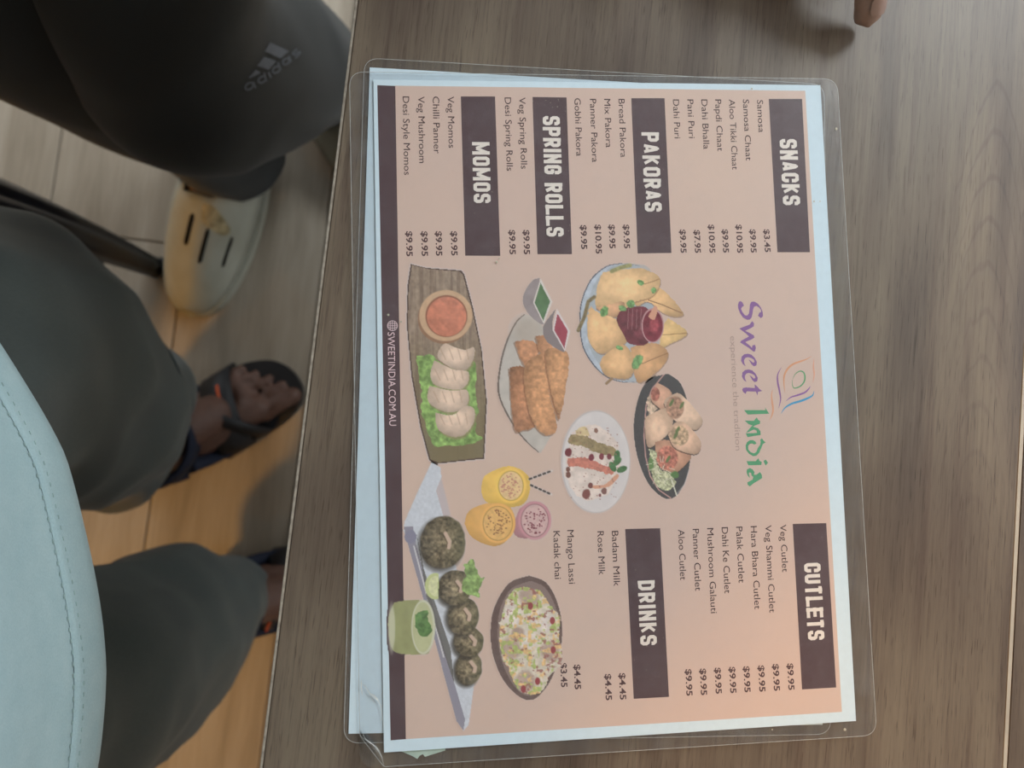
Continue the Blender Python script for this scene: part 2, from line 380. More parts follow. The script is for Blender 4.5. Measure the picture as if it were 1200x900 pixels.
RIMS = [(lf, .007, .75083, low), (tf, [.007, .002, .001, .007, .007], .75183, top)]
# delaminated corner: the under film keeps its round corner, the upper film is bent up
bm = bmesh.new(); off = top.location
und = rounded(pl((421.5, 855), (421.8, 899.5), (452, 898.5), z=.7511), [0, .006, 0]); prism(bm, ccw([(p.x - off.x, p.y - off.y) for p in und]), .7510 - off.z, .7512 - off.z)
bmobj('film_flap', bm, film, top)
bm = bmesh.new(); ca = P(421.5, 862, .7519) - off; cb = P(450, 898.5, .7519) - off; cc = P(449, 868, .7519) - off; ce = P(450, 884, .7519) - off
N = 14; rows = []
for i in range(N + 1):
    s = i / N; e = ca.lerp(cb, s); inn = (P(424, 852, .7519) - off).lerp(ce, s) 
    rows.append([bm.verts.new(e.lerp(inn, j / 8) + Vector((0, 0, .0022 * math.sin(math.pi * s) ** 2 * math.sin(math.pi * j / 8) * (1 + .5 * math.sin(9 * s + 2 * j))))) for j in range(9)])
for a, b in zip(rows, rows[1:]):
    for j in range(8): bm.faces.new((a[j], a[j + 1], b[j + 1], b[j]))
bmobj('film_crease', bm, film, top, True)

PZ = .75132
def ink(name, c, rough=.6):
    return simple(name, alb(c), rough, 0.25, 400, 0.04)
bar_m = NT('bar_ink')
vv = bar_m.coords(); f1 = bar_m.noise(vv, 160, 6, 0.8)
bar_m.bsdf(bar_m.ramp(f1, [(0.45, alb((79, 63, 67))), (0.66, alb((85, 70, 74))), (0.80, alb((122, 112, 118)))]), 0.5, 0.3); bar_m = bar_m.m
peach = NT('peach_ink'); vv = peach.coords(); f1 = peach.noise(vv, 7, 2)
peach.bsdf(peach.ramp(f1, [(0.3, alb((196, 176, 166))), (0.7, alb((200, 180, 167)))]), 0.5, 0.2); peach = peach.m
def inkpoly(name, pts, mat, z):
    bm = bmesh.new(); off = top.location
    prism(bm, ccw([(p.x - off.x, p.y - off.y) for p in pts]), z - .00001 - off.z, z - off.z); return bmobj(name, bm, mat, top)
inkpoly('print_background', pl((463, 100.3), (475.5, 866.2), (986.7, 834.3), (943.7, 106.3)), peach, PZ)
inkpoly('footer_bar', pl((442.1, 99.7), (457.7, 867.7), (475.6, 866.3), (463.2, 100.6)), bar_m, PZ)
def z6(x, y): return (680 + x / 3.4618, 50 + y / 3.4618)
def z5(x, y): return (380 + x / 3.4625, 50 + y / 3.4625)
def z8(x, y): return (700 + x / 3, 600 + y / 3)
def z7(x, y): return (400 + x / 3.2, 600 + y / 3.2)
RIMFLAG = 1
HEAD = [('SNACKS', z6, [(765, 228), (800, 850), (932, 850), (900, 228)], (808, 390), (820, 660), (880, 390)),
        ('PAKORAS', z6, [(207, 225), (233, 855), (370, 853), (342, 225)], (247, 362), (262, 687), (318, 362)),
        ('SPRING ROLLS', z5, [(845, 220), (865, 858), (1005, 858), (983, 222)], (885, 297), (900, 788), (957, 297)),
        ('MOMOS', z5, [(554, 218), (572, 864), (714, 865), (693, 218)], (597, 402), (608, 652), (668, 402)),
        ('CUTLETS', z8, [(687, 42), (720, 624), (840, 617), (805, 39)], (725, 180), (740, 452), (785, 180)),
        ('DRINKS', z8, [(98, 60), (128, 657), (252, 650), (221, 57)], (140, 241), (152, 471), (200, 241))]
ST = {'S': [[(1, .77), (1, .88), (.82, 1), (.18, 1), (0, .88), (0, .66), (.16, .54), (.84, .46), (1, .34), (1, .12), (.82, 0), (.18, 0), (0, .12), (0, .23)]],
      'N': [[(0, 0), (0, 1)], [(0.02, .95), (.98, .05)], [(1, 0), (1, 1)]],
      'A': [[(0, 0), (.42, 1), (.58, 1), (1, 0)], [(.2, .22), (.8, .22)]],
      'C': [[(1, .66), (1, .86), (.82, 1), (.18, 1), (0, .86), (0, .14), (.18, 0), (.82, 0), (1, .14), (1, .34)]],
      'K': [[(0, 0), (0, 1)], [(1, 1), (.05, .42)], [(.3, .6), (1, 0)]],
      'P': [[(0, 0), (0, 1), (.82, 1), (1, .88), (1, .54), (.82, .42), (.05, .42)]],
      'O': [[(.18, 0), (0, .14), (0, .86), (.18, 1), (.82, 1), (1, .86), (1, .14), (.82, 0), (.18, 0)]],
      'R': [[(0, 0), (0, 1), (.82, 1), (1, .88), (1, .60), (.82, .48), (.05, .48)], [(.5, .48), (1, 0)]],
      'I': [[(0, 0), (0, 1)]],
      'G': [[(1, .68), (1, .86), (.82, 1), (.18, 1), (0, .86), (0, .14), (.18, 0), (.82, 0), (1, .14), (1, .46), (.55, .46)]],
      'L': [[(0, 1), (0, 0), (1, 0)]],
      'M': [[(0, 0), (0, 1)], [(0.02, 1), (.5, .15), (.98, 1)], [(1, 0), (1, 1)]],
      'U': [[(0, 1), (0, .14), (.18, 0), (.82, 0), (1, .14), (1, 1)]],
      'T': [[(0, 1), (1, 1)], [(.5, 0), (.5, 1)]],
      'E': [[(1, 1), (0, 1), (0, 0), (1, 0)], [(0, .5), (.85, .5)]],
      'D': [[(0, 0), (0, 1), (.72, 1), (1, .82), (1, .18), (.72, 0), (0, 0)]]}
ADV = {'I': 0.0, 'M': .56, ' ': .1}
def strokes_poly(bm, pts, w, z, taper=False):
    "flat ribbon of width w through 2-D points, mitred"
    n = len(pts); L = []; Rr = []
    pts = [Vector(p[:2]) for p in pts]
    closed = (pts[0] - pts[-1]).length < 1e-9
    for i, p in enumerate(pts):
        a = pts[i - 1] if i else (pts[-2] if closed else None); b = pts[i + 1] if i < n - 1 else (pts[1] if closed else None)
        d0 = (p - a).normalized() if a is not None else None; d1 = (b - p).normalized() if b is not None else None
        if d0 is None: d0 = d1
        if d1 is None: d1 = d0
        t = (d0 + d1); t = t.normalized() if t.length > 1e-6 else d0
        nn = Vector((-t.y, t.x)); k = max(nn.dot(Vector((-d0.y, d0.x))), .5)
        ww = (w[i] if isinstance(w, (list, tuple)) else w) / 2 / k
        L.append(bm.verts.new((*(p + nn * ww), z))); Rr.append(bm.verts.new((*(p - nn * ww), z)))
    for i in range(n - 1): bm.faces.new((Rr[i], Rr[i + 1], L[i + 1], L[i]))
bm = bmesh.new(); off = top.location  # pale ribbons: crease whitening plus the crinkle's highlights, put into the colour
for pl_c, w_ in (([(421, 798), (428, 804), (436, 815), (444, 822), (448, 836), (449.5, 852)], .0005), ([(424, 796), (423.5, 806), (425, 814)], .0008), ([(434, 812), (441, 817), (446, 826)], .0009), ([(422.5, 862), (431, 868), (442, 876), (449, 889)], .0004), ([(423, 850), (427, 863), (437, 872), (446, 884), (450, 897)], .0003), ([(427, 800), (431, 808), (439, 824)], .0003)):
    c_ = catmull([P(x, y) for x, y in pl_c], 4); strokes_poly(bm, [(q.x - off.x, q.y - off.y) for q in c_], [w_ * .55 * (.25 + .75 * math.sin(math.pi * i / (len(c_) - 1))) for i in range(len(c_))], .75187 - off.z + w_ * .01)
for f in bm.faces:
    f.normal_update()
    if f.normal.z < 0: f.normal_flip()
bmobj('crease', bm, simple('crease_white', (.62, .64, .62), .3, .5, 600, .3), top)['label'] = 'whitened crease with painted highlights in the plastic corner'
for pts_, r_, z_, o_ in RIMS: rim('film_edge', rounded(pts_, r_), z_, o_)
letter_m = ink('letter_white', (216, 212, 205))
for word, zf, box, a, b, h in HEAD:
    bobj = inkpoly('heading_bar', pl(*[zf(*p) for p in box]), bar_m, PZ + .00002)
    A = P(*zf(*a)); B = P(*zf(*b)); H = P(*zf(*h)); x0 = A.x; x1 = B.x; y0 = (A.y + B.y) / 2; hh = (H.y - A.y)
    sw = hh * .235
    adv = [ADV.get(c, .36) for c in word]; gap = .09 + .235
    tot = sum(adv) + .235 + gap * (len(word) - 1)
    sx = (x1 - x0) / tot; x = x0 + .1175 * sx
    bm = bmesh.new(); off = top.location
    zi = 0
    for c, ad in zip(word, adv):
        for si, s in enumerate(ST.get(c, [])):
            q = [(x + p[0] * ad * sx - off.x, y0 + sw / 2 + p[1] * (hh - sw) - off.y) for p in s]
            wv = min(sw, .195 * hh)
            if c in 'NMAK' and abs(Vector(q[0]).x - Vector(q[1]).x) > 1e-6: wv *= .86
            for e0, e1 in zip(q, q[1:]):
                e0, e1 = Vector(e0), Vector(e1); d = (e1 - e0).normalized(); n_ = Vector((-d.y, d.x)) * wv / 2
                vert = abs(d.x) < 1e-6; full = vert and abs(e1.y - e0.y) > (hh - sw) * .95
                hor = abs(d.y) < 1e-6
                ex = d * (sw / 2 if (full or (hor and c in 'LEPRD')) else (0 if c in 'NMAK' and not hor else wv * .2))
                if c in 'DPR' and hor: ex = d * wv * .2; 
                z_ = PZ + .00005 + zi * 4e-6 - off.z; zi += 1
                bm.faces.new([bm.verts.new((v_.x, v_.y, z_)) for v_ in (e0 - ex - n_, e1 + ex - n_, e1 + ex + n_, e0 - ex + n_)])
        x += (ad + gap) * sx
    o = bmobj('heading_letters', bm, letter_m, top)

def text_mesh(body, bold=0.0):
    cu = bpy.data.curves.new('t', 'FONT'); cu.body = body; cu.size = 1; cu.resolution_u = 3; cu.offset = bold
    o = bpy.data.objects.new('t', cu); COL.objects.link(o); bpy.context.view_layer.update()
    me = bpy.data.meshes.new_from_object(o.evaluated_get(bpy.context.evaluated_depsgraph_get()))
    vs = np.array([v.co[:] for v in me.vertices]); fs = [tuple(p.vertices) for p in me.polygons]
    bpy.data.objects.remove(o); bpy.data.curves.remove(cu); bpy.data.meshes.remove(me)
    return vs, fs
CAPH = text_mesh('H')[0][:, 1].max()
def lines(name, rows, mat, capmm, bold):
    vs = []; fs = []; off = top.location
    for body, p0, p1 in rows:
        a = P(*p0); b = P(*p1); v, f = text_mesh(body, bold); v = v.copy()
        w = v[:, 0].max() - v[:, 0].min()
        v[:, 0] = (v[:, 0] - v[:, 0].min()) * (b.x - a.x) / w + a.x - off.x
        v[:, 1] = v[:, 1] * capmm / CAPH + a.y - off.y
        v[:, 2] = PZ + .00004 - off.z
        k = len(vs); vs += [tuple(q) for q in v]; fs += [tuple(i + k for i in g) for g in f]
    return pyobj(name, vs, fs, mat, top)
def rowsof(zf, L): return [(t, zf(x, y), zf(x, y1)) for t, x, y, y1 in L]
ITEMS = [rowsof(z6, [('Samosa', 717, 232, 364), ('Samosa Chaat', 660, 230, 478), ('Aloo Tikki Chaat', 603, 230, 515), ('Papdi Chaat', 547, 230, 440), ('Dahi Bhalla', 491, 230, 432), ('Pani Puri', 434, 230, 387), ('Dahi Puri', 376, 230, 388)]),
         rowsof(z6, [('Bread Pakora', 155, 228, 465), ('Mix Pakora', 97, 228, 425), ('Panner Pakora', 39, 228, 485)]) + rowsof(z5, [('Gobhi Pakora', 1015, 225, 460)]),
         rowsof(z5, [('Veg Spring Rolls', 790, 222, 512), ('Desi Spring Rolls', 732, 222, 520)]),
         rowsof(z5, [('Veg Momos', 500, 218, 427), ('Chilli Panner', 440, 218, 450), ('Veg Mushroom', 380, 218, 488), ('Desi Style Momos', 318, 218, 537)]),
         rowsof(z8, [('Veg Cutlet', 642, 45, 212), ('Veg Shammi Cutlet', 590, 47, 355), ('Hara Bhara Cutlet', 539, 50, 343), ('Palak Cutlet', 488, 52, 250), ('Dahi Ke Cutlet', 437, 54, 287), ('Mushroom Galauti', 386, 57, 357), ('Panner Cutlet', 335, 60, 278), ('Aloo Cutlet', 284, 62, 240)]),
         rowsof(z8, [('Badam Milk', 51, 67, 262), ('Rose Milk', 0, 68, 222)]) + rowsof(z7, [('Mango Lassi', 847, 68, 270), ('Kadak chai', 795, 72, 252)])]
PRICES = [rowsof(z6, [('$3.45', 745, 757, 850), ('$9.95', 688, 757, 852), ('$10.95', 632, 738, 853), ('$9.95', 576, 757, 852), ('$10.95', 520, 738, 853), ('$7.95', 462, 760, 853), ('$9.95', 404, 758, 853)]),
          rowsof(z6, [('$9.95', 175, 738, 835), ('$9.95', 116, 738, 835), ('$10.95', 60, 738, 856)]) + rowsof(z5, [('$9.95', 1040, 740, 838)]),
          rowsof(z5, [('$9.95', 808, 760, 859), ('$9.95', 750, 760, 859)]),
          rowsof(z5, [('$9.95', 514, 765, 864), ('$9.95', 452, 765, 865), ('$9.95', 394, 765, 866), ('$9.95', 332, 765, 867)]),
          rowsof(z8, [('$9.95', 668, 533, 627), ('$9.95', 617, 535, 630), ('$9.95', 566, 540, 633), ('$9.95', 514, 543, 635), ('$9.95', 464, 545, 638), ('$9.95', 413, 548, 640), ('$9.95', 361, 551, 645), ('$9.95', 310, 553, 647)]),
          rowsof(z8, [('$4.45', 77, 567, 661), ('$4.45', 27, 570, 663)]) + rowsof(z7, [('$4.45', 873, 573, 666), ('$3.45', 822, 567, 658)])]
item_m = ink('item_ink', (66, 46, 50)); price_m = ink('price_ink', (82, 60, 62))
for it, pr in zip(ITEMS, PRICES):
    lines('item_names', it, item_m, .0029, .0)
    lines('item_prices', pr, price_m, .00265, .022)
def zs(x, y): return (440 + x / 6.43, 370 + y / 6.43)
lines('web_address', [('SWEETINDIA.COM.AU', zs(92, 125), zs(100, 830))], ink('address_ink', (215, 195, 200)), .0030, .0)
def zl(x, y): return (820 + x / 3.3333, 330 + y / 3.3333)
lines('tagline', [('experience the tradition', zl(119, 213), zl(137, 660))], ink('tagline_ink', (166, 146, 138)), .0027, -.004)
# globe mark
bm = bmesh.new(); off = top.location; c = P(*zs(128, 75)) - off; r = .0022
def ell(cx, cy, rx, ry, n=28): return [(cx + rx * math.cos(2 * math.pi * k / n), cy + ry * math.sin(2 * math.pi * k / n)) for k in range(n + 1)]
for rx in (r, r * .5): 
    e = ell(c.x, c.y, rx, r); e[-1] = e[0]; strokes_poly(bm, e, .00028, PZ + .00004 - off.z)
for dy in (-.45, 0, .45):
    w = math.sqrt(1 - dy * dy) * r; strokes_poly(bm, [(c.x - w, c.y + dy * r), (c.x + w, c.y + dy * r)], .00028, PZ + .00004 - off.z)
strokes_poly(bm, [(c.x, c.y - r), (c.x, c.y + r)], .00028, PZ + .00004 - off.z)
bmobj('globe_mark', bm, MATS['address_ink'], top)
# logo lettering, outlines
def za(x, y): return (850 + x / 7.2, 345 + y / 7.2)
def zb(x, y): return (850 + x / 7.826, 465 + y / 7.826)
E1 = [(172, 607), (150, 590), (133, 560), (138, 525), (160, 505), (190, 500), (220, 508), (248, 535), (267, 570), (262, 600), (240, 607), (222, 590), (197, 550), (215, 560), (235, 578), (248, 568), (240, 550), (215, 535), (190, 530), (170, 535), (158, 555), (160, 580)]
SWEET = [[(115, 62), (107, 90), (110, 120), (125, 160), (150, 195), (185, 215), (205, 213), (222, 195), (230, 160), (235, 125), (243, 105), (262, 97), (285, 110), (300, 130), (302, 148), (288, 154), (276, 180), (300, 200), (318, 185), (316, 150), (300, 110), (275, 78), (245, 60), (220, 62), (208, 85), (205, 125), (200, 160), (185, 178), (165, 175), (145, 150), (133, 122), (140, 108), (158, 95), (145, 68), (130, 56)],
         [(215, 240), (228, 225), (243, 245), (240, 270), (215, 285), (168, 307), (205, 325), (240, 345), (246, 365), (225, 378), (168, 402), (205, 430), (225, 452), (228, 430), (250, 425), (258, 450), (250, 480), (238, 483), (200, 452), (165, 430), (125, 405), (135, 390), (200, 355), (175, 330), (118, 288), (150, 275), (205, 255)],
         E1, [(x + 7, y + 133) for x, y in E1],
         [(150, 790), (175, 785), (250, 790), (248, 758), (270, 778), (290, 800), (312, 815), (275, 822), (272, 853), (258, 820), (180, 818), (172, 840), (150, 822), (143, 805)]]
INDIA = [[(172, 122), (370, 122), (362, 95), (380, 120), (402, 155), (205, 162)],
         [(178, 218), (262, 220), (288, 188), (302, 212), (320, 222), (318, 247), (275, 262), (255, 274), (300, 288), (322, 315), (325, 350), (270, 358), (205, 370), (187, 335), (255, 333), (292, 330), (285, 308), (262, 300), (215, 322), (190, 330), (215, 300), (250, 262), (215, 252)],
         [(285, 430), (265, 438), (248, 428), (225, 432), (210, 450), (212, 485), (235, 510), (265, 518), (285, 505), (298, 470), (320, 440), (325, 415), (320, 395), (335, 380), (350, 400), (370, 420), (345, 432), (330, 470), (310, 515), (285, 540), (255, 545), (215, 520), (190, 485), (187, 445), (200, 415), (225, 398), (255, 398), (278, 412)],
         [(195, 590), (280, 590), (305, 562), (312, 585), (335, 598), (330, 625), (212, 628)],
         [(350, 590), (370, 575), (392, 605), (370, 630)],
         [(225, 745), (205, 720), (195, 690), (200, 665), (225, 653), (250, 665), (268, 690), (262, 715), (285, 715), (318, 690), (335, 715), (338, 745), (300, 770), (265, 790), (225, 822), (205, 805), (203, 785), (250, 760), (258, 735), (240, 722), (238, 702), (225, 692), (215, 702), (222, 725)]]
def outlines(name, polys, zf, col, parent=top):
    bm = bmesh.new(); off = top.location
    for pg in polys:
        q = [P(*zf(*p)) for p in pg]; q = ccw([(p.x - off.x, p.y - off.y) for p in q])
        vs = [bm.verts.new((x, y, PZ + .00004 - off.z)) for x, y in q]; f = bm.faces.new(vs)
    bm.normal_update(); bmesh.ops.triangulate(bm, faces=bm.faces[:], ngon_method='EAR_CLIP'); 
    return bmobj(name, bm, ink(name + '_ink', col), parent)
outlines('logo_letters', SWEET, za, (132, 98, 150))['label'] = 'purple lettering'
outlines('logo_letters', INDIA, zb, (84, 152, 112)).data.materials[0] = ink('logo_green', (84, 152, 112))
def ze(x, y): return (895 + x / 10, 410 + y / 10)
for pts, wmax, col in (([(248, 500), (238, 400), (240, 310), (275, 230), (340, 170), (430, 135), (500, 110), (560, 72)], 24, (204, 152, 118)),
                       ([(208, 205), (165, 290), (165, 380), (185, 480), (198, 580), (175, 685)], 22, (138, 100, 152)),
                       ([(105, 465), (92, 530), (100, 620), (110, 700), (95, 770), (65, 825)], 24, (206, 156, 126)),
                       ([(590, 100), (583, 200), (592, 290), (575, 385)], 20, (208, 160, 138)),
                       ([(340, 340), (370, 285), (420, 250), (465, 262), (483, 310), (475, 370), (430, 425), (360, 448), (337, 410), (335, 350)], 18, (98, 158, 112)),
                       ([(262, 600), (320, 555), (400, 530), (480, 500), (525, 460), (548, 425)], 22, (138, 98, 158)),
                       ([(205, 745), (250, 680), (330, 630), (430, 600), (520, 565), (575, 530), (590, 480)], 26, (66, 148, 190))):
    c = catmull([(x, y, 0) for x, y in pts], 5); q = [P(*ze(p.x, p.y)) - top.location for p in c]; n = len(q)
    ws = [max(.00012, wmax / 10 * .00038 * math.sin(math.pi * min(1, i / (n - 1))) ** .8) for i in range(n)]
    bm = bmesh.new(); strokes_poly(bm, [(p.x, p.y) for p in q], ws, PZ + .00004 - top.location.z)
    for f in bm.faces:
        f.normal_update()
        if f.normal.z < 0: f.normal_flip()
    bmobj('emblem_stroke', bm, ink('emblem_%d_%d' % (col[0], col[2]), col), top)

# ------------------------------------------------------------------ dish pictures printed on the menu
class Pic:
    def __init__(s, x0, y0, x1, y1, zf, sc, bg):
        s.zf = zf; s.sc = sc; a = [P(x, y) for x, y in ((x0, y0), (x1, y0), (x0, y1), (x1, y1))]
        st = .00031
        s.xs = np.arange(min(p.x for p in a), max(p.x for p in a), st); s.ys = np.arange(min(p.y for p in a), max(p.y for p in a), st)
        X, Y = np.meshgrid(s.xs, s.ys); s.X, s.Y = X, Y
        q = R @ np.stack([(X - CAMP[0]).ravel(), (Y - CAMP[1]).ravel(), np.full(X.size, ZM - CAMP[2])])
        s.U = (q[0] / q[2] * F + 600).reshape(X.shape); s.V = (q[1] / q[2] * F + 450).reshape(X.shape)
        # into the crop frame the shapes were measured in
        ox, oy = zf(0, 0); s.u = (s.U - ox) * sc; s.v = (s.V - oy) * sc
        s.c = np.zeros(X.shape + (3,)) + np.array(bg, float); s.a = np.zeros(X.shape)
        s.rs = np.random.RandomState(7)
    def noise(s, scale, seed=0, sx=1, sy=1, oct=3):
        out = 0; amp = 1; tot = 0
        for o in range(oct):
            rs = np.random.RandomState(seed * 31 + o); g = rs.rand(64, 64)
            x = s.u / scale * sx * 2 ** o; y = s.v / scale * sy * 2 ** o
            xi = np.floor(x).astype(int); yi = np.floor(y).astype(int); fx = x - xi; fy = y - yi
            fx = fx * fx * (3 - 2 * fx); fy = fy * fy * (3 - 2 * fy)
            G = lambda i, j: g[i % 64, j % 64]
            out = out + amp * ((G(xi, yi) * (1 - fx) + G(xi + 1, yi) * fx) * (1 - fy) + (G(xi, yi + 1) * (1 - fx) + G(xi + 1, yi + 1) * fx) * fy)
            tot += amp; amp *= .55
        return out / tot
    def poly(s, pts, smooth=True, wob=0):
        if smooth: pts = [(p.x, p.y) for p in catmull([(x, y, 0) for x, y in pts + [pts[0]]], 4)]
        x = s.u; y = s.v
        if wob: x = x + (s.noise(wob * 2.5, 3) - .5) * wob * 2; y = y + (s.noise(wob * 2.5, 5) - .5) * wob * 2
        m = np.zeros(x.shape, bool); n = len(pts)
        for i in range(n):
            x0, y0 = pts[i - 1]; x1, y1 = pts[i]
            if y0 == y1: continue
            c = ((y0 > y) != (y1 > y)) & (x < (x1 - x0) * (y - y0) / (y1 - y0) + x0); m ^= c
        return m.astype(float)
    def ell(s, cx, cy, rx, ry, ang=0, soft=.04, wob=0):
        c, q = math.cos(ang), math.sin(ang); dx = s.u - cx; dy = s.v - cy
        r = np.sqrt(((dx * c + dy * q) / rx) ** 2 + ((-dx * q + dy * c) / ry) ** 2)
        if wob: r = r + (s.noise(min(rx, ry) * .7, 9) - .5) * wob
        s.r = r; return np.clip((1 - r) / soft + .5, 0, 1)
    def line(s, pts, w):
        m = np.zeros(s.u.shape)
        for (x0, y0), (x1, y1) in zip(pts, pts[1:]):
            dx, dy = x1 - x0, y1 - y0; t = np.clip(((s.u - x0) * dx + (s.v - y0) * dy) / (dx * dx + dy * dy + 1e-9), 0, 1)
            d = np.hypot(s.u - x0 - t * dx, s.v - y0 - t * dy); m = np.maximum(m, np.clip((w / 2 - d) / (w * .3) + .5, 0, 1))
        return m
    def put(s, m, col, alpha=1.0, var=0, vs=20, seed=1, shade=None):
        c = np.zeros(s.c.shape) + np.array(col, float)
        if var: c = c * (1 + (s.noise(vs, seed)[..., None] - .5) * 2 * var)
        if shade is not None: c = c * shade[..., None]
        k = (m * alpha)[..., None]; s.c = s.c * (1 - k) + c * k; s.a = np.maximum(s.a, m)
    def blob(s, pts, col, var=.12, vs=18, seed=1, light=(-.5, -.5), rim=.72, wob=0):
        "a lit lump: brighter towards the light side, darker at its rim"
        m = s.poly(pts, wob=wob); cx = sum(p[0] for p in pts) / len(pts); cy = sum(p[1] for p in pts) / len(pts)
        rx = max(abs(p[0] - cx) for p in pts); ry = max(abs(p[1] - cy) for p in pts)
        dx = (s.u - cx) / rx; dy = (s.v - cy) / ry; r = np.hypot(dx, dy)
        sh = 1.06 + .10 * (dx * light[0] + dy * light[1]) - (1 - rim) * np.clip(r - .35, 0, 1)
        s.put(m, col, 1, var, vs, seed, sh); return m
    def done(s, name, label=None):
        keep = s.a > .02; k = keep.copy()
        for ax in (0, 1):
            for d in (-1, 1): k |= np.roll(keep, d, ax)
        ny, nx = k.shape; cell = k[:-1, :-1] | k[1:, :-1] | k[:-1, 1:] | k[1:, 1:]
        jj, ii = np.nonzero(cell); i0 = jj * nx + ii
        q = np.stack([i0, i0 + 1, i0 + 1 + nx, i0 + nx], 1); used, inv = np.unique(q.ravel(), return_inverse=True); q = inv.reshape(-1, 4)
        off = top.location
        co = np.stack([s.X.ravel()[used] - off.x, s.Y.ravel()[used] - off.y, np.full(len(used), PZ + .00006 - off.z)], 1).astype(np.float32)
        me = bpy.data.meshes.new(name); me.vertices.add(len(co)); me.vertices.foreach_set('co', co.ravel())
        me.loops.add(q.size); me.loops.foreach_set('vertex_index', q.ravel().astype(np.int32)); me.polygons.add(len(q))
        me.polygons.foreach_set('loop_start', np.arange(0, q.size, 4, dtype=np.int32)); me.update(calc_edges=True)
        ca = me.color_attributes.new('ink', 'FLOAT_COLOR', 'POINT')
        cc_ = s.c.reshape(-1, 3)[used]; lum = cc_ @ np.array([.3, .55, .15]); cc_ = cc_ * .74 + lum[:, None] * .20 + np.array([196, 184, 176]) * .06  # greys the picture inks and mixes the film's pale veil into them
        bgm = (s.a.ravel()[used] < .02)[:, None]; cc_ = np.where(bgm, s.c.reshape(-1, 3)[used], cc_)
        col = alb(np.clip(cc_, 0, 255)); ca.data.foreach_set('color', np.concatenate([col, np.ones((len(col), 1))], 1).astype(np.float32).ravel())
        o = link_mesh(name, me, pic_m, top)
        if label: o['label'] = label
        return o
t = NT('printed_picture'); at = t.n('ShaderNodeAttribute', attribute_name='ink'); t.bsdf(at.outputs['Color'], 0.6, 0.2); pic_m = t.m
BG = (198, 180, 170); BGL = (198, 186, 182)
# momos on a wooden board
def k1(x, y): return (440 + x / 3.3333, 290 + y / 3.3333)
p = Pic(472, 305, 574, 546, k1, 3.3333, BGL)
bd = [(138, 65), (200, 80), (335, 90), (347, 104), (380, 230), (415, 400), (435, 600), (425, 825), (240, 845), (210, 832), (175, 700), (140, 500), (122, 300), (125, 150)]
m = p.poly(bd, False); p.put(m, (82, 62, 54))
m2 = p.poly([(x + (5 if x < 250 else -5), y + (4 if y < 400 else -5)) for x, y in bd], False)
p.put(m2, (158, 138, 116), 1, .16, 12, 2); p.put(m2, (112, 92, 76), p.noise(9, 4, 1, .05) ** 2 * 1.3); p.put(m2, (118, 108, 72), np.clip((p.v - 330) / 500, 0, .85))
p.put(p.ell(268, 278, 103, 98), (150, 110, 80), 1, .1); p.put(p.ell(275, 266, 104, 100), (200, 163, 124), 1, .06, 15)
p.put(p.ell(277, 268, 82, 82), (150, 95, 70)); p.put(p.ell(278, 270, 77, 77), (208, 122, 92), 1, .16, 22, 5)
p.put(p.poly([(160, 425), (215, 420), (250, 440), (300, 470), (385, 450), (390, 560), (400, 640), (395, 720), (415, 755), (330, 775), (240, 780), (205, 720), (175, 640), (180, 540), (160, 470)], wob=16), (128, 172, 84), 1, .36, 16, 6)
for i, q in enumerate([[(245, 405), (270, 375), (310, 390), (350, 400), (385, 390), (385, 430), (360, 475), (320, 480), (270, 455), (243, 430)],
                       [(230, 440), (300, 475), (340, 480), (365, 490), (360, 530), (330, 555), (270, 550), (225, 530), (215, 490)],
                       [(210, 540), (300, 560), (355, 555), (365, 590), (350, 625), (290, 645), (225, 620), (203, 590)],
                       [(235, 645), (300, 655), (350, 620), (385, 630), (385, 680), (350, 730), (300, 740), (250, 715), (235, 680)]]):
    p.put(p.poly([(x + 4, y + 9) for x, y in q]), (150, 130, 95), .6); p.blob(q, (218, 192, 168), .1, 26, i + 3, (.2, -.6), .7)
    cx = sum(a for a, b in q) / len(q); cy = sum(b for a, b in q) / len(q)
    for k in range(4): p.put(p.line([(cx - 60 + 34 * k, cy - 28), (cx - 40 + 30 * k, cy + 14)], 5), (182, 150, 122), .5)
p.done('momo_picture', 'picture of dumplings and red dip on a wooden board')
# fritters with two dips
def k2(x, y): return (570 + x / 3.75, 300 + y / 3.75)
p = Pic(582, 322, 672, 530, k2, 3.75, BG)
pts = [(165, 256), (215, 280), (245, 330), (300, 500), (310, 700), (240, 850), (215, 853), (150, 790), (90, 700), (50, 600), (58, 480), (88, 370), (128, 290)]
p.put(p.poly(pts), (112, 100, 92)); p.put(p.poly([(x + 8, y) for x, y in pts]), (184, 180, 172), 1, .08, 60); p.put(p.ell(180, 330, 60, 60, soft=.8), (165, 150, 135), .5)
for i, (q, c) in enumerate([([(122, 375), (200, 372), (232, 420), (175, 490)], (198, 136, 92)), ([(215, 350), (265, 352), (290, 400), (325, 690), (300, 685), (240, 450)], (200, 140, 95)),
                            ([(260, 410), (320, 405), (362, 440), (352, 560), (330, 680), (303, 665), (262, 480)], (204, 146, 96)), ([(100, 490), (165, 490), (205, 600), (215, 740), (165, 765), (120, 750)], (184, 124, 84)),
                            ([(225, 430), (250, 450), (275, 600), (310, 740), (290, 784), (240, 775), (190, 690), (165, 500)], (206, 146, 96))]):
    p.put(p.poly([(x - 5, y + 7) for x, y in q], True), (120, 78, 52), .5); p.blob(q, c, .18, 14, i + 2, (.5, .1), .72, 5)
p.put(p.poly([(235, 96), (200, 110), (163, 170), (165, 220), (200, 270), (252, 298), (230, 200)]), (146, 136, 138), 1, .1, 40)
p.put(p.poly([(238, 98), (290, 200), (252, 300), (205, 205)], False), (206, 202, 196)); p.put(p.poly([(238, 118), (280, 200), (250, 285), (212, 205)], False), (84, 124, 80), 1, .1)
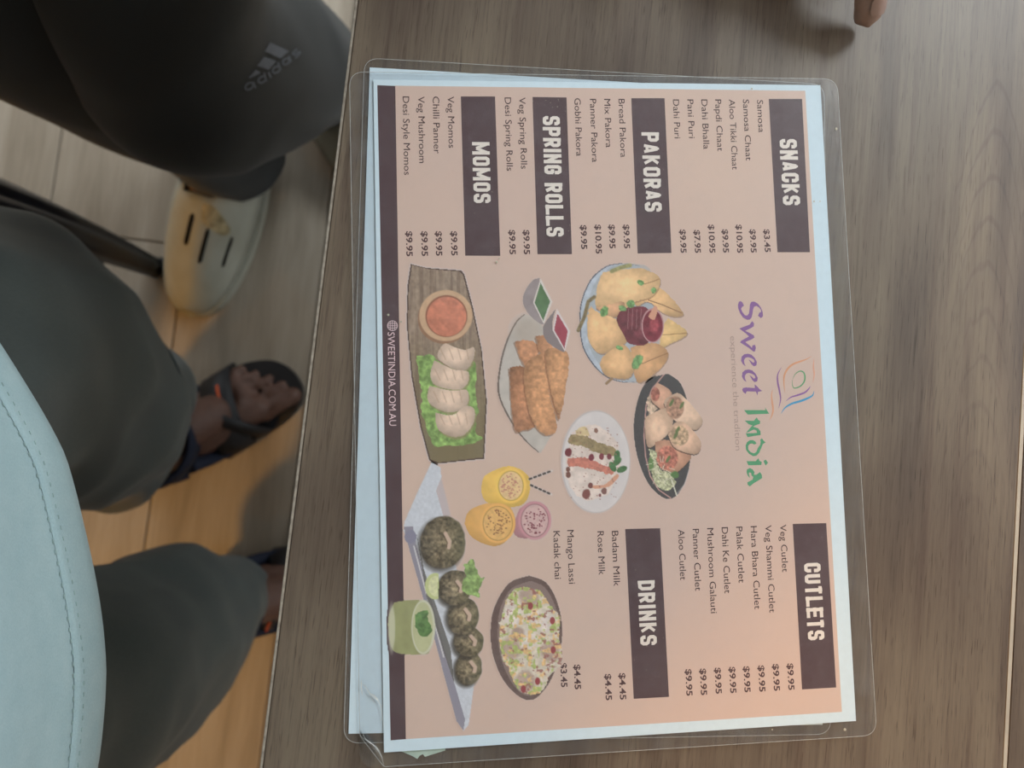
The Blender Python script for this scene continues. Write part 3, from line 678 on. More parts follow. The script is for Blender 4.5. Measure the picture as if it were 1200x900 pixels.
p.put(p.poly([(305, 232), (260, 290), (248, 330), (270, 380), (345, 420), (290, 320)]), (132, 122, 124)); p.put(p.poly([(310, 232), (368, 330), (345, 420), (290, 325)], False), (208, 200, 200)); p.put(p.poly([(312, 252), (358, 330), (343, 405), (298, 325)], False), (168, 66, 84), 1, .06)
p.done('fritter_picture', 'picture of golden fritters with green and red dips')
# samosas
def k3(x, y): return (660 + x / 5.622, 300 + y / 5.622)
p = Pic(675, 306, 808, 450, k3, 5.622, BG)
pts = [(375, 48), (280, 68), (180, 155), (118, 300), (108, 450), (128, 600), (200, 722), (290, 802), (400, 834), (480, 826), (520, 780), (600, 500), (560, 200), (520, 80), (450, 55)]
p.put(p.poly(pts), (88, 94, 112)); p.put(p.poly([(x + 7, y - (4 if y > 400 else -4)) for x, y in pts]), (172, 188, 204), 1, .12, 40); p.put(p.poly([(x + 45, y) for x, y in pts]), (150, 160, 166), .5)
for i, (q, c) in enumerate([([(600, 200), (665, 228), (792, 372), (740, 400), (650, 372), (560, 300), (490, 330), (480, 290)], (220, 176, 118)), ([(690, 408), (822, 506), (700, 580), (640, 602), (650, 480)], (222, 184, 116)),
                            ([(260, 105), (400, 88), (520, 82), (642, 150), (590, 262), (480, 300), (400, 350), (300, 330), (215, 345), (225, 200)], (228, 186, 128)), ([(215, 340), (300, 318), (400, 300), (372, 385), (320, 402), (240, 360)], (216, 164, 118)),
                            ([(440, 600), (600, 572), (694, 640), (640, 740), (515, 834), (470, 790), (462, 700)], (212, 160, 106)), ([(180, 330), (240, 375), (360, 420), (415, 480), (420, 560), (330, 620), (240, 642), (170, 560), (158, 440), (165, 370)], (228, 182, 124)),
                            ([(330, 610), (400, 585), (450, 640), (467, 740), (430, 804), (330, 804), (260, 765), (248, 680)], (224, 176, 118))]):
    p.put(p.poly([(x + 3, y + 9) for x, y in q]), (140, 100, 70), .55); p.blob(q, c, .1, 40, i + 4, (-.3, -.5), .74, 6)
p.put(p.line([(560, 290), (650, 320), (780, 375)], 6), (150, 104, 66)); p.put(p.line([(655, 520), (815, 508)], 5), (160, 112, 66)); p.put(p.line([(535, 185), (600, 165), (635, 150)], 5), (160, 112, 72)); p.put(p.line([(520, 710), (600, 675), (688, 640)], 5), (150, 104, 66))
p.put(p.poly([(370, 370), (430, 338), (540, 336), (570, 400), (560, 572), (440, 580), (400, 520), (353, 430)]), (118, 52, 62), 1, .25, 30, 3)
p.put(p.ell(590, 458, 74, 114), (190, 140, 144)); p.put(p.ell(590, 460, 66, 104), (128, 44, 58), 1, .2, 30); p.put(p.ell(600, 455, 30, 50, soft=.5), (190, 78, 88), .8, .3, 14); p.put(p.poly([(560, 400), (600, 330), (622, 350), (600, 420)]), (212, 150, 120))
for k in range(4): p.put(p.line([(430 + 28 * k, 350), (425 + 28 * k, 480)], 5), (176, 120, 126), .6)
for cx, cy, rx, ry in ((270, 365, 26, 34), (445, 318, 26, 26), (510, 175, 22, 16), (597, 226, 16, 20), (370, 605, 26, 13), (490, 695, 30, 52), (390, 345, 26, 18)): p.put(p.ell(cx, cy, rx, ry, .4, .2, .5), (104, 158, 88), 1, .35, 12)
p.put(p.line([(205, 270), (165, 300), (140, 400), (100, 490)], 24), (128, 112, 74), 1, .2); p.put(p.line([(320, 100), (380, 75), (440, 62)], 26), (150, 150, 92), 1, .2); p.put(p.line([(285, 840), (320, 808)], 18), (150, 120, 84))
p.done('samosa_picture', 'picture of samosas around a jar of red chutney')
# wraps in a dark bowl
def k4(x, y): return (640 + x / 5, 430 + y / 5)
p = Pic(740, 434, 826, 588, k4, 5, BG)
pts = [(715, 40), (790, 100), (838, 250), (850, 450), (832, 620), (790, 720), (740, 770), (680, 762), (600, 685), (540, 545), (515, 400), (520, 270), (560, 130), (620, 65)]
p.put(p.poly(pts), (72, 72, 74), 1, .08, 8); p.put(p.line(list(zip([690, 620, 585, 574, 582, 610, 660, 730], [45, 130, 230, 400, 520, 640, 720, 768])), 7), (200, 150, 142), .9); p.put(p.line([(838, 600), (810, 690), (760, 750)], 4), (190, 190, 195), .7)
p.put(p.poly([(590, 190), (620, 150), (660, 220), (640, 260), (600, 290)], wob=12), (190, 165, 140), 1, .4, 14)
for i, (q, c) in enumerate([([(650, 90), (735, 150), (700, 250), (650, 230), (612, 180)], (210, 160, 130)), ([(735, 165), (790, 160), (900, 280), (916, 330), (870, 370), (800, 330), (750, 310), (690, 210)], (222, 188, 158)),
                            ([(580, 295), (700, 240), (745, 300), (722, 380), (660, 440), (600, 472), (582, 400)], (220, 182, 150)), ([(640, 440), (720, 430), (850, 508), (800, 590), (735, 622), (650, 560)], (206, 150, 118)), ([(715, 400), (740, 340), (790, 318), (840, 350), (908, 440), (890, 505), (830, 505), (750, 470)], (224, 182, 150))]):
    p.put(p.poly([(x - 2, y + 8) for x, y in q]), (70, 55, 48), .7); p.blob(q, c, .1, 30, i + 3, (.1, -.5), .68)
for cx, cy, rx, ry, c in ((755, 238, 52, 66, (168, 126, 100)), (780, 402, 56, 60, (192, 160, 124)), (710, 535, 62, 72, (190, 112, 92)), (640, 160, 26, 40, (168, 100, 84))): p.put(p.ell(cx, cy, rx, ry, 0, .15), c, 1, .4, 14, int(cx))
for cx, cy in ((795, 225), (735, 210), (770, 370), (715, 540), (760, 400)): p.put(p.ell(cx, cy, 9, 24, .5, .3), (96, 118, 66))
p.put(p.poly([(600, 480), (640, 500), (660, 600), (740, 630), (760, 700), (690, 720), (620, 640)], wob=20), (176, 182, 140), 1, .45, 10, 4); p.put(p.ell(755, 632, 24, 20, 0, .3, .5), (80, 124, 64)); p.put(p.ell(615, 570, 16, 40, 0, .3, .5), (96, 136, 70)); p.put(p.line([(735, 660), (765, 752)], 7), (205, 210, 190))
rs = np.random.RandomState(3)
for k in range(26):
    x, y = 610 + rs.rand() * 130, 520 + rs.rand() * 190; a = rs.rand() * 3; p.put(p.line([(x, y), (x + 34 * math.cos(a), y + 34 * math.sin(a))], 4), (214, 214, 186), .8)
p.done('wrap_picture', 'picture of filled wraps in a dark oval bowl')
# white plate
p = Pic(655, 480, 742, 604, k4, 5, BG)
p.put(p.ell(290, 556, 202, 300, .0, .02), (186, 182, 184)); p.put(p.ell(293, 556, 196, 294, 0, .02), (206, 203, 203), 1, .03, 50); p.put(p.ell(300, 560, 160, 240, 0, .3), (200, 196, 197), .8)
p.put(p.poly([(150, 390), (260, 340), (360, 380), (420, 470), (430, 600), (360, 740), (230, 780), (140, 700), (115, 560)], wob=18), (214, 200, 190), 1, .1, 30, 8)
p.put(p.poly([(140, 400), (220, 400), (300, 440), (390, 470), (410, 520), (300, 505), (200, 460), (130, 450)], wob=8), (150, 132, 88), 1, .2, 16); p.put(p.poly([(170, 370), (230, 350), (250, 400), (190, 400)], wob=10), (206, 182, 120), .8, .15)
p.put(p.poly([(130, 535), (230, 530), (300, 560), (390, 600), (380, 632), (280, 600), (180, 585), (130, 575)], wob=7), (204, 118, 98), 1, .14, 16); p.put(p.poly([(250, 690), (340, 690), (410, 630), (425, 645), (370, 700), (280, 712)]), (212, 150, 118)); 
for cx, cy, r, c in ((130, 500, 20, (120, 48, 56)), (265, 530, 16, (128, 46, 60)), (325, 525, 15, (134, 56, 66)), (370, 525, 14, (124, 54, 62)), (235, 746, 24, (132, 76, 70)), (340, 728, 16, (128, 84, 76)), (292, 372, 12, (140, 96, 78)), (260, 695, 14, (122, 66, 60)), (130, 632, 15, (118, 72, 60)), (128, 600, 12, (118, 72, 60)), (316, 752, 8, (130, 70, 70))): p.put(p.ell(cx, cy, r, r * 1.25, 0, .2, .3), c)
for cx, cy, a in ((416, 520, .1), (390, 585, -.5), (444, 600, 1.2), (415, 555, .8)): p.put(p.ell(cx, cy, 18, 32, a, .15), (66, 116, 66), 1, .25, 14)
rs = np.random.RandomState(5)
for k in range(90):
    x, y = 130 + rs.rand() * 290, 350 + rs.rand() * 430; p.put(p.ell(x, y, 2.5 + rs.rand() * 2.5, 3, 0, .5), (156, 96, 84), .8)
p.done('dessert_picture', 'picture of a white plate of garnished yoghurt dish')
# cutlets on a long plate
def k0(x, y): return (x, y)
p = Pic(451, 538, 570, 860, k0, 1, BG)
bar = p.poly([(440, 500), (470, 538), (477, 860), (440, 860)], False); p.c[bar > 0] = (90, 77, 82)
pp = p.poly([(506, 541), (516, 548), (518, 566), (524, 606), (530, 640), (545, 720), (556, 800), (549, 850), (543, 856), (535, 845), (520, 790), (500, 710), (480, 640), (473, 622), (474, 612), (490, 575)], False)
p.put(pp, (192, 203, 216), 1, .06, 3, 2); p.put(p.poly([(517, 560), (528, 604), (520, 606), (511, 575)], False), (186, 176, 180)); p.put(p.poly([(473, 617), (484, 617), (488, 640), (505, 700), (521, 762), (545, 843), (543, 856), (535, 845), (500, 715), (480, 645)], False), (138, 138, 156)); p.put(p.line([(485, 640), (503, 708), (520, 770)], 1.6), (196, 200, 205)); p.put(p.ell(481, 629, 7, 8), (128, 130, 156))
p.put(p.poly([(488, 625), (497, 668), (528, 760), (532, 800), (522, 770), (500, 700)], False), (88, 88, 84), .8)
for i, (cx, cy, rx, ry) in enumerate(((549, 783, 15.5, 20), (549, 752, 17.5, 18), (542.5, 722, 18.5, 22), (533, 689, 19.5, 21), (519, 636, 26.5, 31))):
    p.put(p.ell(cx - 3, cy + 3, rx, ry, 0, .25), (60, 56, 48), .8); m = p.ell(cx, cy, rx, ry, .15, .06, .14); r = p.r
    p.put(m, (128, 116, 88), 1, .55, 3.4, i + 2, 1.15 - .45 * r + .12 * (p.u - cx) / rx); p.put(m * np.clip((p.u - cx) / rx, 0, 1), (100, 104, 74), .5, .3, 3)
    p.put(p.line([(cx + 3, cy - ry * .35), (cx + 8, cy - ry * .05), (cx + 7, cy + ry * .18)], 4.6), (198, 172, 150)); p.put(p.line([(cx + .5, cy - ry * .3), (cx + 5, cy), (cx + 4, cy + ry * .2)], 1.4), (90, 72, 56), .7)
m = p.ell(510, 687, 12, 15.5); p.put(m * (p.u < 514), (186, 200, 130)); m = p.ell(511, 687, 9, 12); p.put(m * (p.u < 513), (206, 214, 160), 1, .1, 3)
p.put(p.poly([(545, 660), (556, 655), (560, 672), (568, 676), (560, 690), (564, 700), (550, 695), (540, 690), (546, 676)], wob=5), (124, 160, 84), 1, .4, 4, 5)
p.put(p.poly([(462, 706), (485, 703), (503, 708), (510, 735), (504, 762), (495, 767), (465, 765), (457, 752), (455, 725)]), (148, 156, 100), 1, .08, 14); p.put(p.ell(459, 736, 4, 27, 0, .4), (200, 205, 180), .7)
p.put(p.ell(496, 735, 14, 32, 0, .06), (196, 202, 176)); p.put(p.ell(495.5, 735, 12, 29.5, 0, .06), (182, 190, 140), 1, .05, 8); p.put(p.poly([(486, 722), (500, 718), (502, 730), (506, 738), (500, 748), (488, 744), (484, 735)], wob=5), (84, 130, 66), 1, .3, 4, 4)
p.done('cutlet_picture', 'picture of green cutlets on a long plate with a bowl of chutney')
# drinks
def k7(x, y): return (530 + x / 3, 530 + y / 3)
p = Pic(543, 543, 650, 642, k7, 3, BG)
for body, c, te, tc, sp in (([(235, 200), (280, 172), (330, 190), (346, 240), (310, 290), (240, 302), (213, 270)], (186, 128, 138), (290, 240, 46, 56), (204, 168, 166), (122, 46, 62)),
                            ([(103, 110), (120, 78), (200, 48), (265, 80), (272, 140), (240, 188), (150, 188), (108, 160)], (228, 184, 72), (206, 118, 42, 50), (224, 190, 130), (196, 122, 104)),
                            ([(43, 250), (60, 205), (130, 178), (200, 190), (222, 250), (190, 312), (140, 330), (70, 300)], (220, 164, 78), (160, 250, 50, 58), (226, 176, 92), (150, 92, 56))):
    p.blob(body, c, .06, 30, 2, (-.1, -.6), .84); cx, cy, rx, ry = te
    p.put(p.ell(cx, cy, rx + 12, ry + 12, 0, .08), np.array(c) * 1.08, .9); p.put(p.ell(cx, cy, rx + 3, ry + 3, 0, .05), np.array(c) * .82); p.put(p.ell(cx, cy, rx, ry, 0, .05), tc, 1, .08, 10)
    rs = np.random.RandomState(int(cx))
    for k in range(60):
        a = rs.rand() * 6.3; r = math.sqrt(rs.rand()) * .85; p.put(p.ell(cx + r * rx * math.cos(a), cy + r * ry * math.sin(a), 2 + rs.rand() * 2, 2.5, 0, .5), sp, .85)
for (x0, y0), (x1, y1) in (((270, 95), (350, 65)), ((275, 115), (348, 148))):
    p.put(p.line([(x0, y0), (x1, y1)], 7), (206, 200, 194))
    for k in range(5):
        a = (k + .1) / 5; b = (k + .55) / 5; p.put(p.line([(x0 + (x1 - x0) * a, y0 + (y1 - y0) * a), (x0 + (x1 - x0) * b, y0 + (y1 - y0) * b)], 7), (66, 60, 60))
p.done('drinks_picture', 'picture of three drinks with striped straws')
# papdi bowl
p = Pic(573, 672, 662, 822, k7, 3, BG)
p.put(p.poly([(270, 434), (330, 458), (370, 530), (386, 620), (376, 720), (340, 812), (290, 867), (240, 862), (180, 802), (143, 712), (135, 620), (150, 540), (200, 460)]), (104, 84, 80), 1, .1, 20)
p.put(p.poly([(275, 452), (325, 475), (362, 540), (378, 625), (368, 720), (335, 800), (288, 852), (240, 845), (195, 785), (166, 700), (160, 610), (172, 540), (210, 478)]), (134, 114, 108))
m = p.poly([(250, 472), (310, 488), (345, 540), (378, 580), (375, 640), (384, 740), (345, 780), (310, 845), (240, 842), (205, 785), (172, 690), (170, 590), (200, 500)], wob=8)
p.put(m, (208, 200, 182), 1, .12, 14, 3)
for i, (cx, cy, r) in enumerate(((270, 510, 34), (212, 575, 34), (205, 690, 34), (330, 600, 32), (345, 700, 34), (270, 660, 32), (258, 805, 34), (285, 580, 26), (230, 640, 24))): p.put(p.ell(cx, cy, r, r * 1.1, 0, .35, .2) * m, ((216, 208, 202) if i % 2 else (176, 150, 136)), .9, .12, 20, i)
n = p.noise(16, 11); p.put(m * np.clip((n - .53) * 9, 0, 1), (168, 188, 96), .95, .15, 8); n = p.noise(17, 12); p.put(m * np.clip((n - .56) * 9, 0, 1), (224, 184, 116), .95, .15, 8); n = p.noise(13, 17); p.put(m * np.clip((n - .64) * 12, 0, 1), (156, 92, 84), .8)
for cx, cy in ((275, 540), (352, 592), (355, 695), (300, 805), (250, 832)): p.put(p.ell(cx, cy, 9, 13, 0, .3), (158, 60, 66))
p.done('papdi_picture', 'picture of garnished puris in a dark bowl')

# crumbs and stains stuck on the film
def crumb(px, py, r, z=.7519):
    c = P(px, py, z) - top.location; bmesh.ops.create_icosphere(crb, subdivisions=1, radius=r * .6, matrix=Matrix.Translation(c) @ Matrix.Diagonal((1, 1, .25, 1)))
crb = bmesh.new(); random.seed(8)
for px, py, r in ((980, 151, .0012), (954, 236, .0008), (881, 104, .0008), (961, 236, .0006), (455, 369, .0010), (470, 377, .0008), (582, 307, .0010), (585, 303, .0007), (990, 855, .0012), (905, 855, .0006)): crumb(px, py, r)
for cx, cy, n, s in ((645, 118, 26, 14), (762, 200, 30, 22), (570, 235, 10, 8), (690, 245, 10, 20), (760, 780, 22, 20), (735, 620, 10, 40), (800, 470, 10, 40)):
    for k in range(n): crumb(random.gauss(cx, s), random.gauss(cy, s), random.uniform(.0001, .00028))
o = bmobj('crumbs', crb, simple('crumb', (0.5, 0.46, 0.36), .6, .3, 300, .3), top); o['kind'] = 'stuff'; o['label'] = 'tiny pale specks of food stuck on the film'

# folded paper scrap peeking out under the menu corner
scr = bmesh.new(); a = [P(x, y, .7503) for x, y in ((466, 879), (483, 886), (489, 889.5), (492, 885.5), (495.5, 884), (498, 887), (522, 879.5), (521, 870), (470, 868))]
prism(scr, ccw([(q.x, q.y) for q in a]), .75001, .75018)
tag(bmobj('paper_scrap', scr, simple('scrap_paper', (0.52, 0.64, 0.54), .8, .1, 120, .08)), 'small torn pale green paper scrap under the menu corner', 'paper')
# ------------------------------------------------------------------ bodies
def caps(bm, a, b, ra, rb, seg=14):
    "tapered capsule"
    a, b = Vector(a), Vector(b); d = b - a; L = d.length
    q = d.to_track_quat('Z', 'Y').to_matrix().to_4x4() if L > 1e-6 else Matrix.Identity(4)
    rings = []; n = 5
    prof = [(-ra * math.cos(t), ra * math.sin(t)) for t in [math.pi / 2 * k / n for k in range(1, n)]] + [(0, ra), (L, rb)] + [(L + rb * math.sin(t), rb * math.cos(t)) for t in [math.pi / 2 * k / n for k in range(1, n)]]
    M = Matrix.Translation(a) @ q
    for z, r in prof: rings.append([bm.verts.new(M @ Vector((r * math.cos(2 * math.pi * k / seg), r * math.sin(2 * math.pi * k / seg), z))) for k in range(seg)])
    p0 = bm.verts.new(M @ Vector((0, 0, -ra))); p1 = bm.verts.new(M @ Vector((0, 0, L + rb)))
    for r0, r1 in zip(rings, rings[1:]):
        for k in range(seg): bm.faces.new((r0[k], r0[(k + 1) % seg], r1[(k + 1) % seg], r1[k]))
    for k in range(seg): bm.faces.new((p0, rings[0][(k + 1) % seg], rings[0][k])); bm.faces.new((p1, rings[-1][k], rings[-1][(k + 1) % seg]))
def ellip(bm, c, r, rot=None):
    M = Matrix.Translation(Vector(c)) @ (rot.to_4x4() if rot is not None else Matrix.Identity(4)) @ Matrix.Diagonal((*r, 1))
    bmesh.ops.create_uvsphere(bm, u_segments=20, v_segments=14, radius=1, matrix=M)
def fuse(name, bm, mat, parent, vox, smooth=4):
    me = bpy.data.meshes.new(name); bm.to_mesh(me); bm.free(); o = bpy.data.objects.new(name, me); COL.objects.link(o)
    r = o.modifiers.new('r', 'REMESH'); r.mode = 'VOXEL'; r.voxel_size = vox; r.use_smooth_shade = True
    s = o.modifiers.new('s', 'SMOOTH'); s.factor = .5; s.iterations = smooth
    bpy.context.view_layer.update(); m2 = bpy.data.meshes.new_from_object(o.evaluated_get(bpy.context.evaluated_depsgraph_get()))
    bpy.data.objects.remove(o); m2.name = name
    return link_mesh(name, m2, mat, parent, True)
def hand(bm, wrist, dirn, up, side, L=.19, curl=.25, curls=None, spread=.1):
    "palm and five fingers; dirn along the hand, up = back of the hand, side = towards the thumb"
    w, d, u, s = Vector(wrist), Vector(dirn).normalized(), Vector(up).normalized(), Vector(side).normalized()
    pl_ = L * .5
    for k, off in enumerate((-1.2, -.4, .4, 1.2)): caps(bm, w + s * off * .009, w + d * pl_ + s * off * .018, .016, .0125)
    caps(bm, w + d * pl_ * .25 - u * .004, w + d * pl_ * .9 - u * .004, .02, .017)
    for fi, (off, fl, r) in enumerate(((1.5, .43, .0088), (.5, .5, .0092), (-.5, .46, .0088), (-1.5, .36, .0078))):
        curl = curls[fi] if curls else curl; p = w + d * pl_ + s * off * .0205; a = 0.05; fd = (d + s * off * spread * .3).normalized(); seg = (L * fl * .45, L * fl * .31, L * fl * .24)
        for i, sl in enumerate(seg):
            a += curl * (1.0 if i else .6); dd = (fd * math.cos(a) - u * math.sin(a)).normalized(); q = p + dd * sl; caps(bm, p, q, r * (1 - .06 * i), r * (1 - .06 * (i + 1)), 12); p = q
    p = w + d * .025 + s * .026 - u * .004; q = p + (d * .55 + s * .8).normalized() * .04; caps(bm, p, q, .0145, .0115); p = q; q = p + (d * .85 + s * .42 - u * .1).normalized() * .033; caps(bm, p, q, .0115, .0100); caps(bm, q, q + (d + s * .15 - u * .2).normalized() * .024, .0102, .0085)
def head(bm, c, f):
    "head centred at c looking along f: cranium, jaw, nose, lips, ears, brows"
    c = Vector(c); f = Vector(f).normalized(); s = f.cross(Vector((0, 0, 1))).normalized(); u = s.cross(f)
    rot = Matrix((s, f, u)).transposed()
    ellip(bm, c + u * .02 - f * .008, (.075, .095, .085), rot); ellip(bm, c - u * .045 + f * .03, (.055, .06, .062), rot)
    caps(bm, c + f * .088 + u * .02, c + f * .108 - u * .018, .008, .013); ellip(bm, c + f * .088 - u * .05, (.024, .012, .006), rot); ellip(bm, c + f * .086 - u * .061, (.022, .012, .006), rot); ellip(bm, c + f * .082 - u * .09, (.02, .014, .014), rot)
    for k in (-1, 1): ellip(bm, c + s * k * .078 - f * .01 - u * .005, (.008, .02, .032), rot); ellip(bm, c + f * .08 + s * k * .03 + u * .03, (.024, .012, .006), rot)
    return c, f, s, u
eye_m = simple('eye_white', (.7, .68, .65), .2, .5); iris_m = simple('iris', (.02, .012, .008), .2, .5); hair_m = simple('black_hair', (.008, .007, .007), .5, .4, 400, .4, .3)
def face(parent, c, f):
    c = Vector(c); f = Vector(f).normalized(); s = f.cross(Vector((0, 0, 1))).normalized(); u = s.cross(f); rot = Matrix((s, f, u)).transposed()
    for k in (-1, 1):
        bm = bmesh.new(); ellip(bm, c + f * .079 + s * k * .03 + u * .012, (.0125, .0125, .009), rot); e = bmobj('eye', bm, eye_m, parent, True)
        bm = bmesh.new(); ellip(bm, c + f * .0885 + s * k * .03 + u * .011, (.0055, .0035, .0055), rot); bmobj('iris', bm, iris_m, e, True)
    bm = bmesh.new(); ellip(bm, c + u * .045 - f * .018, (.083, .1, .078), rot); ellip(bm, c + u * .0 - f * .05, (.079, .06, .08), rot); bmobj('hair', bm, hair_m, parent, True)
def skin_mat(name, c):
    t = NT(name); v = t.coords(); n = t.noise(v, 90, 4); c = np.array(c)
    p = t.bsdf(t.ramp(n, [(0.3, c * .85), (0.7, c * 1.12)]), 0.55, 0.35, t.bump(t.noise(v, 900, 2), .12, .0004)); p.inputs['Subsurface Weight'].default_value = .08; p.inputs['Subsurface Radius'].default_value = (.01, .004, .002); return t.m
skin1 = skin_mat('skin_dark', (0.098, 0.050, 0.036)); skin2 = skin_mat('skin_hand', (0.31, 0.20, 0.155))
def foot(bm, heel, dirn, L=.25, side=1):
    "side = +1 when the big toe lies to the right of dirn"
    h = Vector(heel); d = Vector(dirn).normalized(); h = h + d * .012; k_ = L / .25; s = Vector((d.y, -d.x, 0)) * side * k_; z = Vector((0, 0, 1)); d = d * k_
    caps(bm, h + d * .035 + z * .036, h + d * .06 + z * .10, .034, .034); caps(bm, h + d * .04 + z * .032, h + d * .12 + z * .035, .032, .030)
    caps(bm, h + d * .062 + z * .10, h + d * .135 + z * .048, .034, .026); caps(bm, h + d * .10 + s * .012 + z * .04, h + d * .18 + s * .02 + z * .022, .028, .019); caps(bm, h + d * .10 - s * .012 + z * .034, h + d * .165 - s * .028 + z * .02, .026, .016)
    caps(bm, h + d * .175 + s * .02 + z * .02, h + d * .172 - s * .025 + z * .018, .018, .015)
    for off, y0, y1, r in ((.031, .185, .232, .0118), (.0100, .188, .228, .0066), (-.0075, .182, .218, .0062), (-.0235, .175, .205, .0060), (-.039, .166, .192, .0068)):
        caps(bm, h + d * y0 + s * off + z * .018, h + d * (y0 + y1) / 2 + s * off + z * .021, r * 1.0, r * .95); caps(bm, h + d * (y0 + y1) / 2 + s * off + z * .021, h + d * y1 + s * off + z * .014, r * .95, r * .98)

# the photographer: stands at the near edge
LH = Vector((.052, -.498, .022)); LD = Vector((-.52, .84, 0)).normalized(); RH = Vector((.222, -.425, .022)); RD = Vector((-.06, 1, 0)).normalized()
ph = empty('person', (.12, -.43, 0)); tag(ph, 'person in a pale mint tee, dark grey-green trousers and black sandals', 'person')
def par(o, root): o.parent = root; o.location = -root.location if o.type == 'MESH' else o.location; return o
bm = bmesh.new()
foot(bm, LH, LD, .240, 1); foot(bm, RH, RD, .240, -1)
ankL = LH + LD * .062 + Vector((0, 0, .085)); ankR = RH + RD * .062 + Vector((0, 0, .085))
kL, kR, hL, hR = Vector((-.01, -.42, .49)), Vector((.22, -.40, .49)), Vector((.035, -.45, .90)), Vector((.215, -.45, .90))
for a, k, h in ((ankL, kL, hL), (ankR, kR, hR)):
    caps(bm, a, a.lerp(k, .6), .036, .055); caps(bm, a.lerp(k, .6), k, .055, .052); caps(bm, k, h, .055, .082)
caps(bm, hL, hR, .09, .09); tc = Vector((.125, -.445, 0))
caps(bm, tc + Vector((0, 0, .93)), tc + Vector((0, .01, 1.15)), .125, .115); ellip(bm, tc + Vector((0, .07, 1.02)), (.13, .10, .13)); caps(bm, tc + Vector((-.07, 0, 1.15)), tc + Vector((-.08, -.01, 1.32)), .10, .10); caps(bm, tc + Vector((.07, 0, 1.15)), tc + Vector((.08, -.01, 1.32)), .10, .10)
caps(bm, tc + Vector((-.15, -.01, 1.39)), tc + Vector((.15, -.01, 1.39)), .058, .058); caps(bm, tc + Vector((0, -.01, 1.38)), tc + Vector((0, .02, 1.52)), .06, .056)
HC = tc + Vector((0, .06, 1.60)); HF = Vector((-.1, .8, -.6)); head(bm, HC, HF)
for k in (-1, 1):
    sh = tc + Vector((k * .185, -.01, 1.38)); el = tc + Vector((k * .285, -.07, 1.09)); wr = tc + Vector((k * .31, -.04, .85))
    caps(bm, sh, el, .05, .04); caps(bm, el, wr, .04, .027); hand(bm, wr, (0, .06, -1), (k, 0, 0), (0, 1, 0), .18, .22)
body = fuse('body', bm, skin1, ph, .0033, 2); body.location = -ph.location
f1 = empty('face_holder') if False else None
def ch(o, root): o.location = o.location - root.location; return o
before = set(COL.objects)
face(ph, HC, HF)
tr_m = NT('trouser_cloth'); v = tr_m.coords(); n1 = tr_m.noise(v, 9, 3); n2 = tr_m.noise(tr_m.coords((500, 500, 120)), 2, 2)
tr_m.bsdf(tr_m.mix(tr_m.ramp(n1, [(.3, (0.058, 0.072, 0.072)), (.7, (0.078, 0.094, 0.090))]), tr_m.ramp(n2, [(.3, (.8, .8, .8)), (.7, (1.1, 1.1, 1.1))]), .5, 'MULTIPLY'), .85, .15, tr_m.bump(n2, .2, .0006), 0, .15); tr_m = tr_m.m
trs = garment('trousers', [(.085, .030, -.480, .046, .044), (.10, .028, -.477, .052, .048), (.14, .018, -.468, .060, .056), (.19, .006, -.450, .080, .066), (.25, -.010, -.430, .082, .078), (.33, -.030, -.430, .100, .090), (.46, -.050, -.430, .122, .10), (.60, -.02, -.430, .118, .105), (.78, .03, -.435, .112, .108), (.95, .05, -.44, .11, .11)], tr_m, ph, amp=.013, fr=(11, 11, 7), seed=1.3)
trs['label'] = 'left trouser leg'
t2 = garment('trousers', [(.085, .208, -.352, .045, .046), (.10, .210, -.355, .050, .05), (.14, .216, -.365, .066, .06), (.20, .218, -.378, .084, .074), (.26, .222, -.384, .092, .082), (.33, .224, -.388, .090, .085), (.40, .214, -.392, .092, .088), (.55, .215, -.41, .105, .10), (.78, .21, -.435, .112, .108), (.95, .20, -.44, .11, .11)], tr_m, ph, amp=.013, fr=(11, 11, 7), seed=7.7)
t2['label'] = 'right trouser leg'
# pocket flap and a turned fold on the trousers
bm = bmesh.new(); 
for i, (a, w) in enumerate((((.300, -.402, .30), .045),)): pass
bm.free()
def pocket(name, st, a0, a1, z0, z1, out, parent, mat, label):
    "flap sewn on a leg: follows the leg's rings, stands proud at its free edge"
    S = catmull([Vector(s_[:3]) for s_ in st], 14); Rr = catmull([Vector((s_[3], s_[4], 0)) for s_ in st], 14); vs = []; fs = []; nz, na = 10, 14
    for lay in (0, 1):
        for i in range(nz + 1):
            z = z0 + (z1 - z0) * i / nz; k = min(range(len(S)), key=lambda q: abs(S[q][0] - z)); c, r = S[k], Rr[k]
            for j in range(na + 1):
                a = math.radians(a0 + (a1 - a0) * j / na); d = Vector((math.cos(a), math.sin(a), 0))
                w = .006 + out * (1 - i / nz) ** 1.6 * math.sin(math.pi * (j + .6) / (na + 1.2)) - (.004 if lay == 0 else 0)
                vs.append(Vector((c[1] + d.x * (r.x + w), c[2] + d.y * (r.y + w), z)))
    n1_ = (nz + 1) * (na + 1)
    for lay in (0, 1):
        for i in range(nz):
            for j in range(na):
                q = lay * n1_ + i * (na + 1) + j; f = (q, q + 1, q + na + 2, q + na + 1); fs.append(f if lay else f[::-1])
    for j in range(na): fs.append((j, j + 1, n1_ + j + 1, n1_ + j)); q = nz * (na + 1) + j; fs.append((q + 1, q, n1_ + q, n1_ + q + 1))
    for i in range(nz):
        q = i * (na + 1); fs.append((q + na + 1, q, n1_ + q, n1_ + q + na + 1)); q += na; fs.append((q, q + na + 1, n1_ + q + na + 1, n1_ + q))
    o = pyobj(name, vs, fs, mat, parent, True); return o
LST = [(.085, .022, -.456, .048, .050), (.14, .012, -.450, .060, .060), (.19, .004, -.440, .080, .070), (.25, -.010, -.430, .082, .078), (.33, -.030, -.430, .100, .090), (.46, -.050, -.430, .122, .10)]
